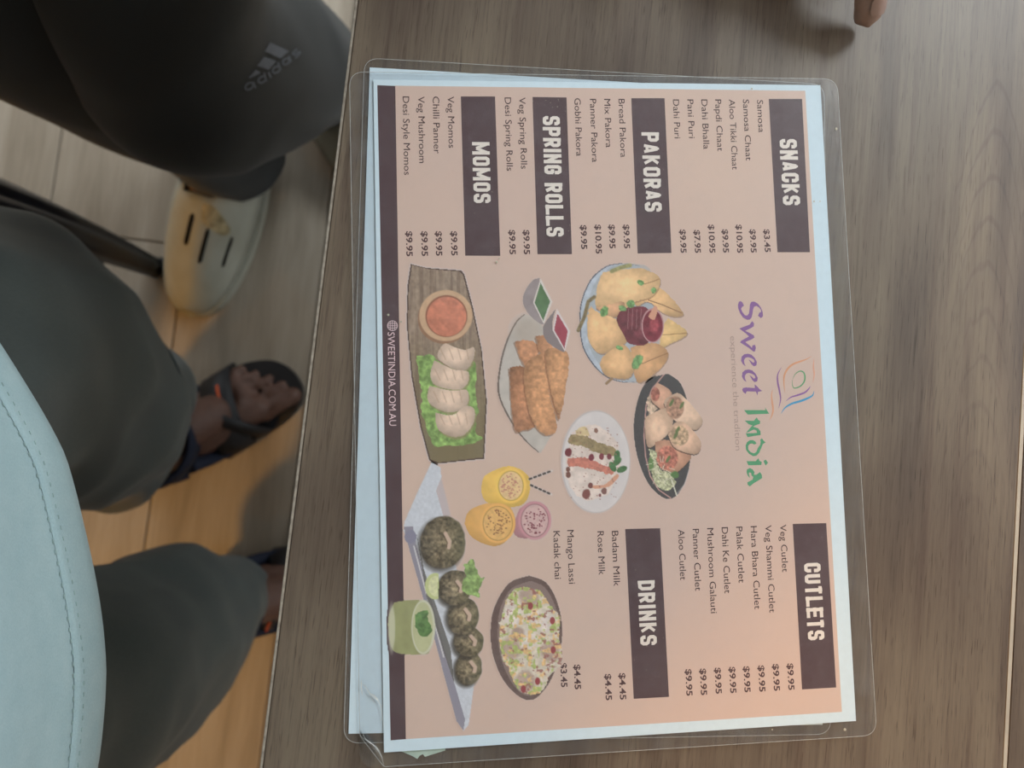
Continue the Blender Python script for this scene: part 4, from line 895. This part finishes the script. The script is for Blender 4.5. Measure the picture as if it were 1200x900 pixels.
RST = [(.085, .208, -.352, .045, .046), (.14, .216, -.365, .066, .06), (.20, .218, -.378, .084, .074), (.26, .222, -.384, .092, .082), (.33, .224, -.388, .090, .085), (.40, .214, -.392, .092, .088)]
pocket('pocket', LST, 110, 190, .165, .30, .036, ph, tr_m, '')
pocket('pocket', RST, -55, 35, .135, .25, .022, ph, tr_m, ''); pocket('pocket_flap', RST, -58, 38, .235, .30, .012, ph, tr_m, '')
SH = NT('shirt_cotton'); v = SH.coords(); n1 = SH.noise(v, 60, 4, .7); n2 = SH.noise(SH.coords((700, 700, 1400)), 1.5, 2)
SH.bsdf(SH.mix(SH.ramp(n1, [(.3, (0.275, 0.385, 0.415)), (.7, (0.320, 0.425, 0.450))]), SH.ramp(n2, [(.3, (.86, .86, .86)), (.7, (1.06, 1.06, 1.06))]), .6, 'MULTIPLY'), .9, .1, SH.bump(n2, .25, .0006), 0, .1); SH = SH.m
shirt_st = [(.692, .124, -.434, .262, .186), (.74, .124, -.434, .260, .185), (.80, .13, -.43, .248, .186), (.90, .128, -.435, .235, .185), (1.02, .126, -.435, .215, .178), (1.18, .125, -.44, .20, .145), (1.32, .125, -.45, .215, .125), (1.42, .125, -.455, .185, .095), (1.47, .125, -.45, .085, .08)]
def shirt_dz(x): return .018 * min(1.6, abs(x - .132) / .16) ** 2
shirt = garment('tee', shirt_st, SH, ph, seg=96, sub=10, amp=.003, fr=(9, 9, 2), seed=3.1, thick=.0018)
for v_ in shirt.data.vertices: v_.co.z += shirt_dz(v_.co.x) * max(0, 1 - (v_.co.z - .692) / .25)
# doubled hem band with two rows of stitches
def shirt_ring(z, out, seg=240):
    S = catmull([Vector(s[:3]) for s in shirt_st[:4]], 10); Rr = catmull([Vector((s[3], s[4], 0)) for s in shirt_st[:4]], 10)
    i = min(range(len(S)), key=lambda k: abs(S[k][0] - z)); s, r = S[i], Rr[i]; pts = []
    for k in range(seg):
        a = 2 * math.pi * k / seg; d = Vector((math.cos(a), math.sin(a), 0)); b = Vector((s[1] + d.x * r.x, s[2] + d.y * r.y, z)); w = fold(Vector((b.x, b.y, s[0])), .003, (9, 9, 2), 3.1)
        b += d * (w + out); b.z += shirt_dz(b.x) * max(0, 1 - (z - .692) / .25); pts.append(b)
    return pts
zr = [.6915, .693, .700, .708, .716, .7185, .7195]; oo = [.0002, .0016, .0019, .0017, .0018, .0015, .0002]
vs = []; fs = []
for z, o_ in zip(zr, oo): vs += shirt_ring(z, o_)
for i in range(len(zr) - 1):
    for k in range(240): fs.append((i * 240 + k, i * 240 + (k + 1) % 240, (i + 1) * 240 + (k + 1) % 240, (i + 1) * 240 + k))
pyobj('hem', vs, fs, SH, ph, True)
bm = bmesh.new()
for z in (.7145, .7205):
    ring = shirt_ring(z, .0019 if z < .718 else .0006, 960)
    for k in range(0, 960):
        if k % 3 == 2: continue
        a, b = ring[k], ring[(k + 1) % 960]; 
        if a.y < -.42: continue
        if k % 3 == 0: mid = a.lerp(b, .5); d = (b - a).normalized(); bbox(bm, mid, (.0019, .0005, .0005), Matrix.Rotation(math.atan2(d.y, d.x), 3, 'Z'))
o = bmobj('stitching', bm, simple('thread', (0.27, 0.37, 0.37), .8), ph); o['kind'] = 'stuff'; o['label'] = 'two rows of hem stitches'
for k in (-1, 1):
    sh = tc + Vector((k * .17, -.01, 1.39)); el = tc + Vector((k * .285, -.07, 1.09)); bm = bmesh.new(); tube(bm, catmull([sh, sh.lerp(el, .3), sh.lerp(el, .65)], 5), [.066, .068, .069, .070, .071, .072, .072, .073, .074, .075, .076], 24, False); o = bmobj('sleeve', bm, SH, ph, True)
for o in ph.children:
    if o.name.split('.')[0] != 'body': o.location = -ph.location

# sandals
rub = simple('black_rubber', (0.010, 0.010, 0.012), .6, .4, 200, .2, .1); web = simple('navy_webbing', (0.010, 0.014, 0.030), .8, .3, 500, .3, .2); orange = simple('orange_trim', (0.50, 0.085, 0.025), .6, .3)
def sandal(heel, d, side, label):
    d = Vector(d).normalized(); s = Vector((d.y, -d.x, 0)) * side; h = Vector(heel); h.z = 0; pass
    OUT = [(-.012, 0), (-.004, .024), (.03, .036), (.07, .035), (.11, .038), (.15, .048), (.185, .052), (.22, .047), (.243, .033), (.250, .012), (.247, -.012), (.232, -.032), (.20, -.047), (.165, -.050), (.12, -.044), (.07, -.037), (.03, -.036), (-.004, -.024)]
    o2 = catmull([(a, b, 0) for a, b in OUT + [OUT[0]]], 4)[:-1]
    bm = bmesh.new(); pts = [d * p.x + s * p.y for p in o2]; q = ccw([(p.x, p.y) for p in pts]); prism(bm, q, .001, .020)
    es = [e for e in bm.edges if abs(e.verts[0].co.z - e.verts[1].co.z) < 1e-6]; bmesh.ops.bevel(bm, geom=es, offset=.003, segments=2, affect='EDGES'); r = bmobj('sandal', bm, rub, ph); r.location = h - ph.location; r['label'] = label
    def strap(y, w, h0, wid, z0=.016, tilt=0, mat=rub, name='strap', t0=0, t1=1, th=.0035, grow=0):
        bm = bmesh.new(); n = 26; rows = []
        for i in range(n + 1):
            t = t0 + (t1 - t0) * i / n; a = math.pi * t; c = s * (w * math.cos(a)) + Vector((0, 0, z0 + h0 * abs(math.sin(a)) ** .8)); yy = y + tilt * math.cos(a)
            nrm = (s * math.cos(a) * h0 + Vector((0, 0, math.sin(a) * w))).normalized()
            rows.append([bm.verts.new(c + d * (yy + e * wid / 2) + nrm * (g + grow)) for e, g in ((-1, 0), (1, 0), (1, th), (-1, th))])
        for a, b in zip(rows, rows[1:]):
            for k in range(4): bm.faces.new((a[k], a[(k + 1) % 4], b[(k + 1) % 4], b[k]))
        bm.faces.new(rows[0][::-1]); bm.faces.new(rows[-1]); return bmobj(name, bm, mat, r, True)
    st1 = strap(.152, .051, .060, .044, tilt=-.016)
    st3 = strap(.138, .049, .072, .018, tilt=.036, mat=rub)
    o = strap(.138, .049, .072, .004, tilt=.036, mat=orange, name='accent', t0=.70, t1=.86, th=.001, grow=.004); o['label'] = 'orange accent'
    o = strap(.156, .051, .060, .004, tilt=-.016, mat=orange, name='accent', t0=.50, t1=.68, th=.001, grow=.004); o['label'] = 'orange accent'
    # ankle strap
    bm = bmesh.new(); n = 36; rows = []
    for i in range(n):
        a = 2 * math.pi * i / n; c = d * (.062 + .056 * math.cos(a)) + s * (.046 * math.sin(a)); nr = (d * math.cos(a) + s * math.sin(a)); zc = .104 + .010 * math.cos(a)
        rows.append([bm.verts.new(c + nr * g + Vector((0, 0, zc + e * .019))) for e, g in ((-1, 0), (1, 0), (1, .005), (-1, .005))])
    for i in range(n):
        a, b = rows[i], rows[(i + 1) % n]
        for k in range(4): bm.faces.new((a[k], b[k], b[(k + 1) % 4], a[(k + 1) % 4]))
    bmobj('ankle_strap', bm, web, r, True)
    for k in (-1, 1):
        bm = bmesh.new(); tube(bm, catmull([s * k * .037 + d * .075 + Vector((0, 0, .016)), s * k * .044 + d * .07 + Vector((0, 0, .05)), s * k * .043 + d * .055 + Vector((0, 0, .08))], 5), .008, 10, True, .4); bmobj('side_strap', bm, web, r, True)
        bm = bmesh.new(); tube(bm, catmull([s * k * .044 + d * .135 + Vector((0, 0, .03)), s * k * .045 + d * .105 + Vector((0, 0, .052)), s * k * .043 + d * .085 + Vector((0, 0, .078))], 5), .009, 10, True, .4); bmobj('side_strap', bm, web, r, True)
    return r
sandal(LH, LD, 1, 'black strappy sandal with orange accents, toes showing, foot clear of the table edge')
sandal(RH, RD, -1, 'black strappy sandal whose front is hidden under the table edge')

# the other person: stands at left in black track pants and clogs, one hand on the table
p2 = empty('person', (-.38, -.30, 0)); tag(p2, 'person in black track pants, one hand resting on the table', 'person')
C1 = Vector((-.446, -.348, 0)); D1 = Vector((.96, -.27, 0)).normalized(); C2 = Vector((-.530, -.270, 0)); D2 = Vector((.80, .60, 0)).normalized()
bm = bmesh.new(); foot(bm, C1 + Vector((.008, 0, .016)), D1, .23, -1); foot(bm, C2 + Vector((.008, 0, .016)), D2, .23, 1)
a1 = C1 + D1 * .075 + Vector((0, 0, .10)); a2 = C2 + D2 * .075 + Vector((0, 0, .10))
k1_, k2_, h1, h2 = Vector((-.355, -.36, .48)), Vector((-.335, -.290, .48)), Vector((-.40, -.375, .88)), Vector((-.42, -.22, .88))
for a, k, h in ((a1, k1_, h1), (a2, k2_, h2)): caps(bm, a, a.lerp(k, .6), .034, .05); caps(bm, a.lerp(k, .6), k, .05, .05); caps(bm, k, h, .053, .075)
caps(bm, h1, h2, .088, .088); c2 = Vector((-.415, -.29, 0)); caps(bm, c2 + Vector((0, 0, .92)), c2 + Vector((0, 0, 1.15)), .11, .10)
for k in (-1, 1): caps(bm, c2 + Vector((0, k * .06, 1.13)), c2 + Vector((0, k * .075, 1.29)), .092, .092)
caps(bm, c2 + Vector((0, -.14, 1.36)), c2 + Vector((0, .14, 1.36)), .053, .053); caps(bm, c2 + Vector((0, 0, 1.35)), c2 + Vector((.015, 0, 1.47)), .055, .052)
H2, G2 = c2 + Vector((.045, .01, 1.56)), Vector((.85, .3, -.35)); head(bm, H2, G2)
sh = c2 + Vector((0, .17, 1.35)); el = Vector((-.47, .03, 1.07)); wr = Vector((-.368, .150, .812)); tip = P(1017, 15, .7605); CURL = (.52, .27, .60, .6); hx = Vector((.955, .295, 0)).normalized()
for _ in range(6):
    hd = hx.copy(); hu = Vector((0, 0, 1)); hs = Vector((hd.y, -hd.x, 0)).normalized(); hd = (hd + Vector((0, 0, -.10))).normalized()
    q_ = wr + hd * .093 + hs * .01025; a = .05; fd = (hd + hs * .015).normalized()
    for i, sl in enumerate((.186 * .5 * .45, .186 * .5 * .31, .186 * .5 * .24)): a += .27 * (1.0 if i else .6); q_ = q_ + (fd * math.cos(a) - hu * math.sin(a)).normalized() * sl
    wr = wr + (tip - q_)
caps(bm, sh, el, .046, .037); caps(bm, el, wr, .037, .026); hand(bm, wr, hd, hu, hs, .186, .27, CURL)
sh2 = c2 + Vector((0, -.17, 1.35)); el2 = c2 + Vector((-.07, -.25, 1.08)); wr2 = c2 + Vector((-.03, -.27, .86)); caps(bm, sh2, el2, .046, .037); caps(bm, el2, wr2, .037, .026); hand(bm, wr2, (.05, 0, -1), (0, -1, 0), (1, 0, 0), .175, .22)
b2 = fuse('body', bm, skin2, p2, .0042, 3)
face(p2, H2, G2)
bk = NT('track_pant_cloth'); v = bk.coords(); n1 = bk.noise(v, 5, 3); n2 = bk.noise(bk.coords((600, 600, 600)), 2, 2)
bk.bsdf(bk.ramp(n1, [(.3, (0.0070, 0.0090, 0.0096)), (.7, (0.0105, 0.0130, 0.0150))]), .8, .22, bk.bump(n2, .15, .0005), 0, .12); bk = bk.m
pa = garment('track_pants', [(.070, -.366, -.356, .062, .070), (.12, -.364, -.356, .066, .068), (.20, -.364, -.356, .074, .07), (.32, -.362, -.357, .096, .084), (.46, -.352, -.362, .104, .098), (.55, -.352, -.366, .110, .102), (.72, -.37, -.37, .12, .112), (.95, -.405, -.35, .125, .11)], bk, p2, amp=.006, fr=(9, 9, 5), seed=5); pa['label'] = 'right leg of the black pants'
pb = garment('track_pants', [(.095, -.462, -.225, .060, .056), (.13, -.455, -.228, .066, .060), (.22, -.42, -.240, .082, .070), (.32, -.375, -.266, .108, .076), (.45, -.322, -.286, .112, .076), (.55, -.335, -.282, .112, .082), (.72, -.375, -.24, .118, .108), (.95, -.41, -.235, .125, .11)], bk, p2, amp=.006, fr=(9, 9, 5), seed=9); pb['label'] = 'left leg of the black pants with a small printed mark'
top2 = simple('dark_sweater', (.03, .035, .045), .9, .1, 60, .15, .1)
garment('sweater', [(.84, -.412, -.295, .15, .195), (.95, -.412, -.295, .148, .19), (1.15, -.415, -.29, .125, .165), (1.30, -.415, -.29, .125, .185), (1.39, -.415, -.29, .095, .16), (1.43, -.412, -.29, .07, .075)], top2, p2, amp=.004, seed=11)
for a, b, c in ((sh, el, wr), (sh2, el2, wr2)):
    bm = bmesh.new(); tube(bm, catmull([a, a.lerp(b, .5), b, b.lerp(c, .62)], 5), [.058] * 5 + [.054] * 5 + [.048] * 5 + [.043], 24, False); bmobj('sleeve', bm, top2, p2, True)
# sports mark on the left leg, wrapped on the cloth
def za2(x, y): return (275 + x / 12, 40 + y / 12)
bpy.context.view_layer.update()
dep = bpy.context.evaluated_depsgraph_get(); bv = BVHTree.FromObject(pb, dep); bv2 = BVHTree.FromObject(pa, dep)
Nn = Vector((.83, .55, 0)).normalized(); PC = Vector((-.250, -.196, .55))
def onleg(x, y):
    px, py = za2(x, y); d = Vector(R.T @ np.array([(px - 600) / F, (py - 450) / F, 1.0])).normalized()
    hit, nr = bv.ray_cast(Vector(CAMP), d, 2)[:2]
    return hit + nr * .0009
def markmesh(polys):
    vs = []; fs = []
    for pg in polys:
        k = len(vs)
        if len(pg) == 4:
            n = 6; a, b, c, d_ = [Vector((*p_, 0)) for p_ in pg]
            for i in range(n + 1):
                for j in range(n + 1): q = a.lerp(b, i / n).lerp(d_.lerp(c, i / n), j / n); vs.append(onleg(q.x, q.y))
            for i in range(n):
                for j in range(n): e = k + i * (n + 1) + j; fs.append((e, e + 1, e + n + 2, e + n + 1))
    return vs, fs
def quadstrip(pts, w):
    out = []
    for (x0, y0), (x1, y1) in zip(pts, pts[1:]):
        d = Vector((x1 - x0, y1 - y0)); d = d.normalized(); n = Vector((-d.y, d.x)) * w / 2; e = d * w * .25
        out.append([(x0 - e.x + n.x, y0 - e.y + n.y), (x1 + e.x + n.x, y1 + e.y + n.y), (x1 + e.x - n.x, y1 + e.y - n.y), (x0 - e.x - n.x, y0 - e.y - n.y)])
    return out
def ringp(cx, cy, a, b, ang=-.63): return [(cx + a * math.cos(t) * math.cos(ang) - b * math.sin(t) * math.sin(ang), cy + a * math.cos(t) * math.sin(ang) + b * math.sin(t) * math.cos(ang)) for t in [2 * math.pi * k / 10 for k in range(11)]]
mark = [[(485, 115), (750, 240), (630, 340), (405, 240)], [(400, 315), (570, 375), (465, 500), (300, 440)], [(285, 495), (350, 540), (200, 615), (180, 600)]]
mark += quadstrip(ringp(190, 725, 62, 42), 26) + quadstrip([(245, 668), (278, 748)], 26) + quadstrip(ringp(370, 635, 58, 40), 26) + quadstrip([(400, 545), (432, 655)], 26) + quadstrip([(462, 535), (492, 605)], 26)
mark += quadstrip(ringp(570, 498, 58, 40), 26) + quadstrip([(595, 400), (632, 500)], 26) + quadstrip(ringp(708, 385, 54, 38), 26) + quadstrip([(748, 315), (778, 385)], 26) + quadstrip([(860, 215), (815, 250), (800, 285), (835, 290), (868, 262), (905, 250), (895, 285), (840, 335)], 22)
vs, fs = markmesh(mark); pyobj('sport_mark', vs, fs, simple('mark_grey', (0.105, 0.12, 0.15), .6, .3), p2)['label'] = 'grey three-bar mark over the word adidas'
# fingernails
nail = simple('nail', (.31, .20, .16), .3, .5)
bvb = BVHTree.FromObject(b2, dep if False else bpy.context.evaluated_depsgraph_get())
pal = .186 * .5
for off, fl, cu_ in ((1.5, .43, .52), (.5, .5, .27), (-.5, .46, .6), (-1.5, .36, .6)):
    p_ = wr + hd * pal + hs * off * .0205; a = .05; fd = (hd + hs * off * .03).normalized(); L = .186
    for i, sl in enumerate((L * fl * .45, L * fl * .31, L * fl * .24)): a += cu_ * (1.0 if i else .6); dd = (fd * math.cos(a) - hu * math.sin(a)).normalized(); q_ = p_; p_ = p_ + dd * sl
    nu = (hu * math.cos(a) + fd * math.sin(a)).normalized(); c = q_.lerp(p_, .85); sd = dd.cross(nu)
    bm = bmesh.new(); rows = []
    for i in range(5):
        x = -.0055 + .0080 * i / 4; row = []
        for j in range(7):
            y = -1 + 2 * j / 6; wv = .0040 * (1 if i not in (0, 4) else .75); hh = .0080 * math.sqrt(max(0, 1 - (y * wv / .0081) ** 2))
            row.append(bm.verts.new(c + dd * x + sd * y * wv + nu * (hh - .0001)))
        rows.append(row)
    for r0, r1 in zip(rows, rows[1:]):
        for j in range(6): bm.faces.new((r0[j], r0[j + 1], r1[j + 1], r1[j]))
    bmobj('fingernail', bm, nail, p2, True)
for o in p2.children: o.location = -p2.location

# clogs
cream = NT('clog_foam'); v = cream.coords(); n1 = cream.noise(v, 14, 3)
cream.bsdf(cream.ramp(n1, [(.3, (0.24, 0.235, 0.185)), (.7, (0.32, 0.32, 0.27))]), .6, .35); cream = cream.m
stain = simple('clog_stain', (0.27, 0.22, 0.125), .8, .1, 90, .4)
def clog(heel, d, side, label):
    d = Vector(d).normalized(); s = Vector((d.y, -d.x, 0)) * side; h = Vector(heel); h.z = 0
    LEN = .292
    def half(y):
        t = y / LEN; return .0615 * (math.sin(math.pi * min(1, max(0, t)) ** .86)) ** .38 * (.80 + .24 * t) if 0 < t < 1 else 0
    def hgt(y): t = y / LEN; return .030 + .066 * max(0, min(1, (1 - t) / .45)) ** .7 * (1 if t > .35 else 1)
    def surf(y, vv, grow=0):
        w = half(y) + grow; z = .012 + (hgt(y) + grow) * (1 - abs(vv) ** 2.4) ** .62
        if y < .135: z = min(z, .052 + grow + .03 * max(0, (y - .08) / .055))
        return d * y + s * (w * vv) + Vector((0, 0, z))
    ny, nv = 44, 28; vs = []; fs = []
    Y = [LEN * (.004 + .992 * (.5 - .5 * math.cos(math.pi * i / ny))) for i in range(ny + 1)]
    OUTL = [(y, half(y) + .004) for y in Y[1:-1:2]] + [(LEN + .004, 0)] + [(y, -half(y) - .004) for y in Y[-2:0:-2]] + [(-.004, 0)]
    bm = bmesh.new(); prism(bm, ccw([((d * a + s * b).x, (d * a + s * b).y) for a, b in OUTL]), .001, .018); es = [e for e in bm.edges if abs(e.verts[0].co.z - e.verts[1].co.z) < 1e-6]; bmesh.ops.bevel(bm, geom=es, offset=.003, segments=2, affect='EDGES'); r = bmobj('clog', bm, cream, p2); r.location = h - p2.location; r['label'] = label
    Y = [LEN * (.004 + .992 * (.5 - .5 * math.cos(math.pi * i / ny))) for i in range(ny + 1)]
    for y in Y:
        for j in range(nv + 1): vs.append(surf(y, -1 + 2 * j / nv))
    for i in range(ny):
        ym = (Y[i] + Y[i + 1]) / 2
        for j in range(nv):
            vm = -1 + 2 * (j + .5) / nv; lim = .80 * math.sqrt(max(0, 1 - ((ym - .075) / .072) ** 2)) if abs(ym - .075) < .072 else 0
            if abs(vm) < lim: continue
            k = i * (nv + 1) + j; fs.append((k, k + 1, k + nv + 2, k + nv + 1))
    o = pyobj('upper', vs, fs, cream, r, True); md = o.modifiers.new('thickness', 'SOLIDIFY'); md.thickness = .004; md.offset = -1
    bm = bmesh.new(); pts = []
    for k in range(15): a = math.pi * k / 14; pts.append(s * (.050 * math.cos(a)) + d * (.075 - .082 * math.sin(a)) + Vector((0, 0, .062 + .008 * math.sin(a))))
    tube(bm, pts, .010, 10, True, .35); bmobj('heel_strap', bm, cream, r, True)
    blk = simple('slot_dark', (.010, .009, .008), .9, .1)
    return r, d, s, surf
r1, d1, s1, sf = clog(C1, D1, 1, 'pale cream clog with three dark slots, foot nearest the photographer')
clog(C2, D2, -1, 'pale cream clog mostly hidden behind the table edge and dark pant leg')
bpy.context.view_layer.update(); up1 = [o for o in r1.children if o.name.startswith('upper')][0]
bvc = BVHTree.FromObject(up1, bpy.context.evaluated_depsgraph_get())
def onclog(px, py, lift=.0008):
    q = P(px, py, .07) - r1.location - p2.location; h = bvc.ray_cast(q + Vector((0, 0, .2)), Vector((0, 0, -1)), .5)[0]
    return (h if h is not None else q - Vector((0, 0, .03))) + Vector((0, 0, lift))
for a, b in (((236, 259), (223, 291)), ((250.5, 273.7), (235.7, 310)), ((270.6, 276.5), (256.6, 310))):
    bm = bmesh.new(); pts = [onclog(a[0] + (b[0] - a[0]) * k / 10, a[1] + (b[1] - a[1]) * k / 10, .0002) for k in range(11)]
    tube(bm, pts, [.0016] + [.0032] * 9 + [.0016], 8, True, .5); bmobj('slot', bm, simple('slot_dark', (.010, .009, .008), .9, .1), r1, True)['label'] = 'dark ventilation slot'
bm = bmesh.new(); g = []
cen = (257, 263)
ring0 = bm.verts.new(onclog(*cen, .0005)); prev = None
rr = []
for ri in (1, 2, 3):
    rr.append([bm.verts.new(onclog(cen[0] + (12 + 2 * math.sin(3 * a)) * ri / 3 * math.cos(a) + 3 * ri / 3 * math.sin(a), cen[1] + (15 + 2 * math.sin(2 * a)) * ri / 3 * math.sin(a), .0005)) for a in [2 * math.pi * k / 20 for k in range(20)]])
for k in range(20): bm.faces.new((ring0, rr[0][k], rr[0][(k + 1) % 20]))
for a, b in zip(rr, rr[1:]):
    for k in range(20): bm.faces.new((a[k], b[k], b[(k + 1) % 20], a[(k + 1) % 20]))
bmobj('stain', bm, stain, r1, True)['label'] = 'yellow-brown stain on the clog'

# ------------------------------------------------------------------ black metal chair behind the photographer
ch_ = empty('chair', (0, 0, 0)); tag(ch_, 'black pressed metal chair behind the photographer, one leg reaching the clog', 'chair')
f_ = Vector((.36, .93, 0)).normalized(); l_ = Vector((-.93, .36, 0)).normalized(); FLx = Vector((-.226, -.462, 0)); SW = .38
TLc = Vector((-.230, -.562, .44)); W_ = .34; D_ = .34
seatc = [TLc, TLc - l_ * W_, TLc - l_ * W_ - f_ * D_, TLc - f_ * D_]
bm = bmesh.new(); q = rounded([(p.x, p.y) for p in seatc], .04); q = [(x[0], x[1]) for x in q]; cxy = (sum(p[0] for p in q) / len(q), sum(p[1] for p in q) / len(q))
prism(bm, ccw([(cxy[0] + (a - cxy[0]) * 1.06, cxy[1] + (b - cxy[1]) * 1.06) for a, b in q]), .432, .452); bmesh.ops.bevel(bm, geom=[e for e in bm.edges if abs(e.verts[0].co.z - e.verts[1].co.z) < 1e-6], offset=.006, segments=2, affect='EDGES'); bmobj('seat', bm, black_metal, ch_)
for top_, sgf, sgl in ((seatc[0], 1, 1), (seatc[1], 1, -1), (seatc[2], -1, -1), (seatc[3], -1, 1)):
    ft = top_ + f_ * .083 * sgf + l_ * .035 * sgl; ft.z = .004; out = (f_ * sgf + l_ * sgl).normalized(); tang = (f_ * sgf - l_ * sgl).normalized()
    bm = bmesh.new(); rows = []
    for i in range(13):
        t_ = i / 12; c = ft.lerp(Vector((top_.x, top_.y, .436)), t_); c += out * .012 * math.sin(math.pi * t_); w = .013 + .029 * t_; dpt = .010 + .010 * t_
        rows.append([bm.verts.new(c + tang * a * w + out * b * dpt) for a, b in ((-1, -1), (-1, .2), (-.55, .8), (-.18, 1), (0, .62), (.18, 1), (.55, .8), (1, .2), (1, -1), (.5, -.6), (-.5, -.6))])
    for a, b in zip(rows, rows[1:]):
        for k in range(11): bm.faces.new((a[k], a[(k + 1) % 11], b[(k + 1) % 11], b[k]))
    bm.faces.new(rows[0][::-1]); bm.faces.new(rows[-1]); lg = bmobj('leg', bm, black_metal, ch_, True)
    bm = bmesh.new(); bbox(bm, ft + Vector((0, 0, .004)), (.026, .022, .008), bev=.002); bmobj('foot_cap', bm, rub, lg)
def atleg(top_, sgf, sgl, z): ft = top_ + f_ * .083 * sgf + l_ * .035 * sgl; ft.z = 0; return ft.lerp(Vector((top_.x, top_.y, .436)), z / .436)
for a, b in (((seatc[0], 1, 1), (seatc[1], 1, -1)), ((seatc[3], -1, 1), (seatc[2], -1, -1)), ((seatc[0], 1, 1), (seatc[3], -1, 1)), ((seatc[1], 1, -1), (seatc[2], -1, -1))):
    bm = bmesh.new(); tube(bm, [atleg(*a, .115), atleg(*b, .115)], .0045, 10); bmobj('brace', bm, black_metal, ch_, True)
A, B = seatc[3], seatc[2]; up_ = Vector((0, 0, 1))
bm = bmesh.new(); path = [A + up_ * 0.0, A - f_ * .02 + up_ * .22, A - f_ * .06 - l_ * .03 + up_ * .38, (A + B) / 2 - f_ * .10 + up_ * .42, B - f_ * .06 + l_ * .03 + up_ * .38, B - f_ * .02 + up_ * .22, B]; tube(bm, catmull(path, 6), .011, 12); bmobj('back_frame', bm, black_metal, ch_, True)
bm = bmesh.new(); rows = []
for i in range(9): t_ = i / 8; c = ((A + B) / 2).lerp((A + B) / 2 - f_ * .10 + up_ * .40, t_) - f_ * .005; rows.append([bm.verts.new(c + l_ * a * (.05 + .012 * t_) + f_ * b * .0015) for a, b in ((-1, -1), (1, -1), (1, 1), (-1, 1))])
for a, b in zip(rows, rows[1:]):
    for k in range(4): bm.faces.new((a[k], a[(k + 1) % 4], b[(k + 1) % 4], b[k]))
bmobj('back_splat', bm, black_metal, ch_)
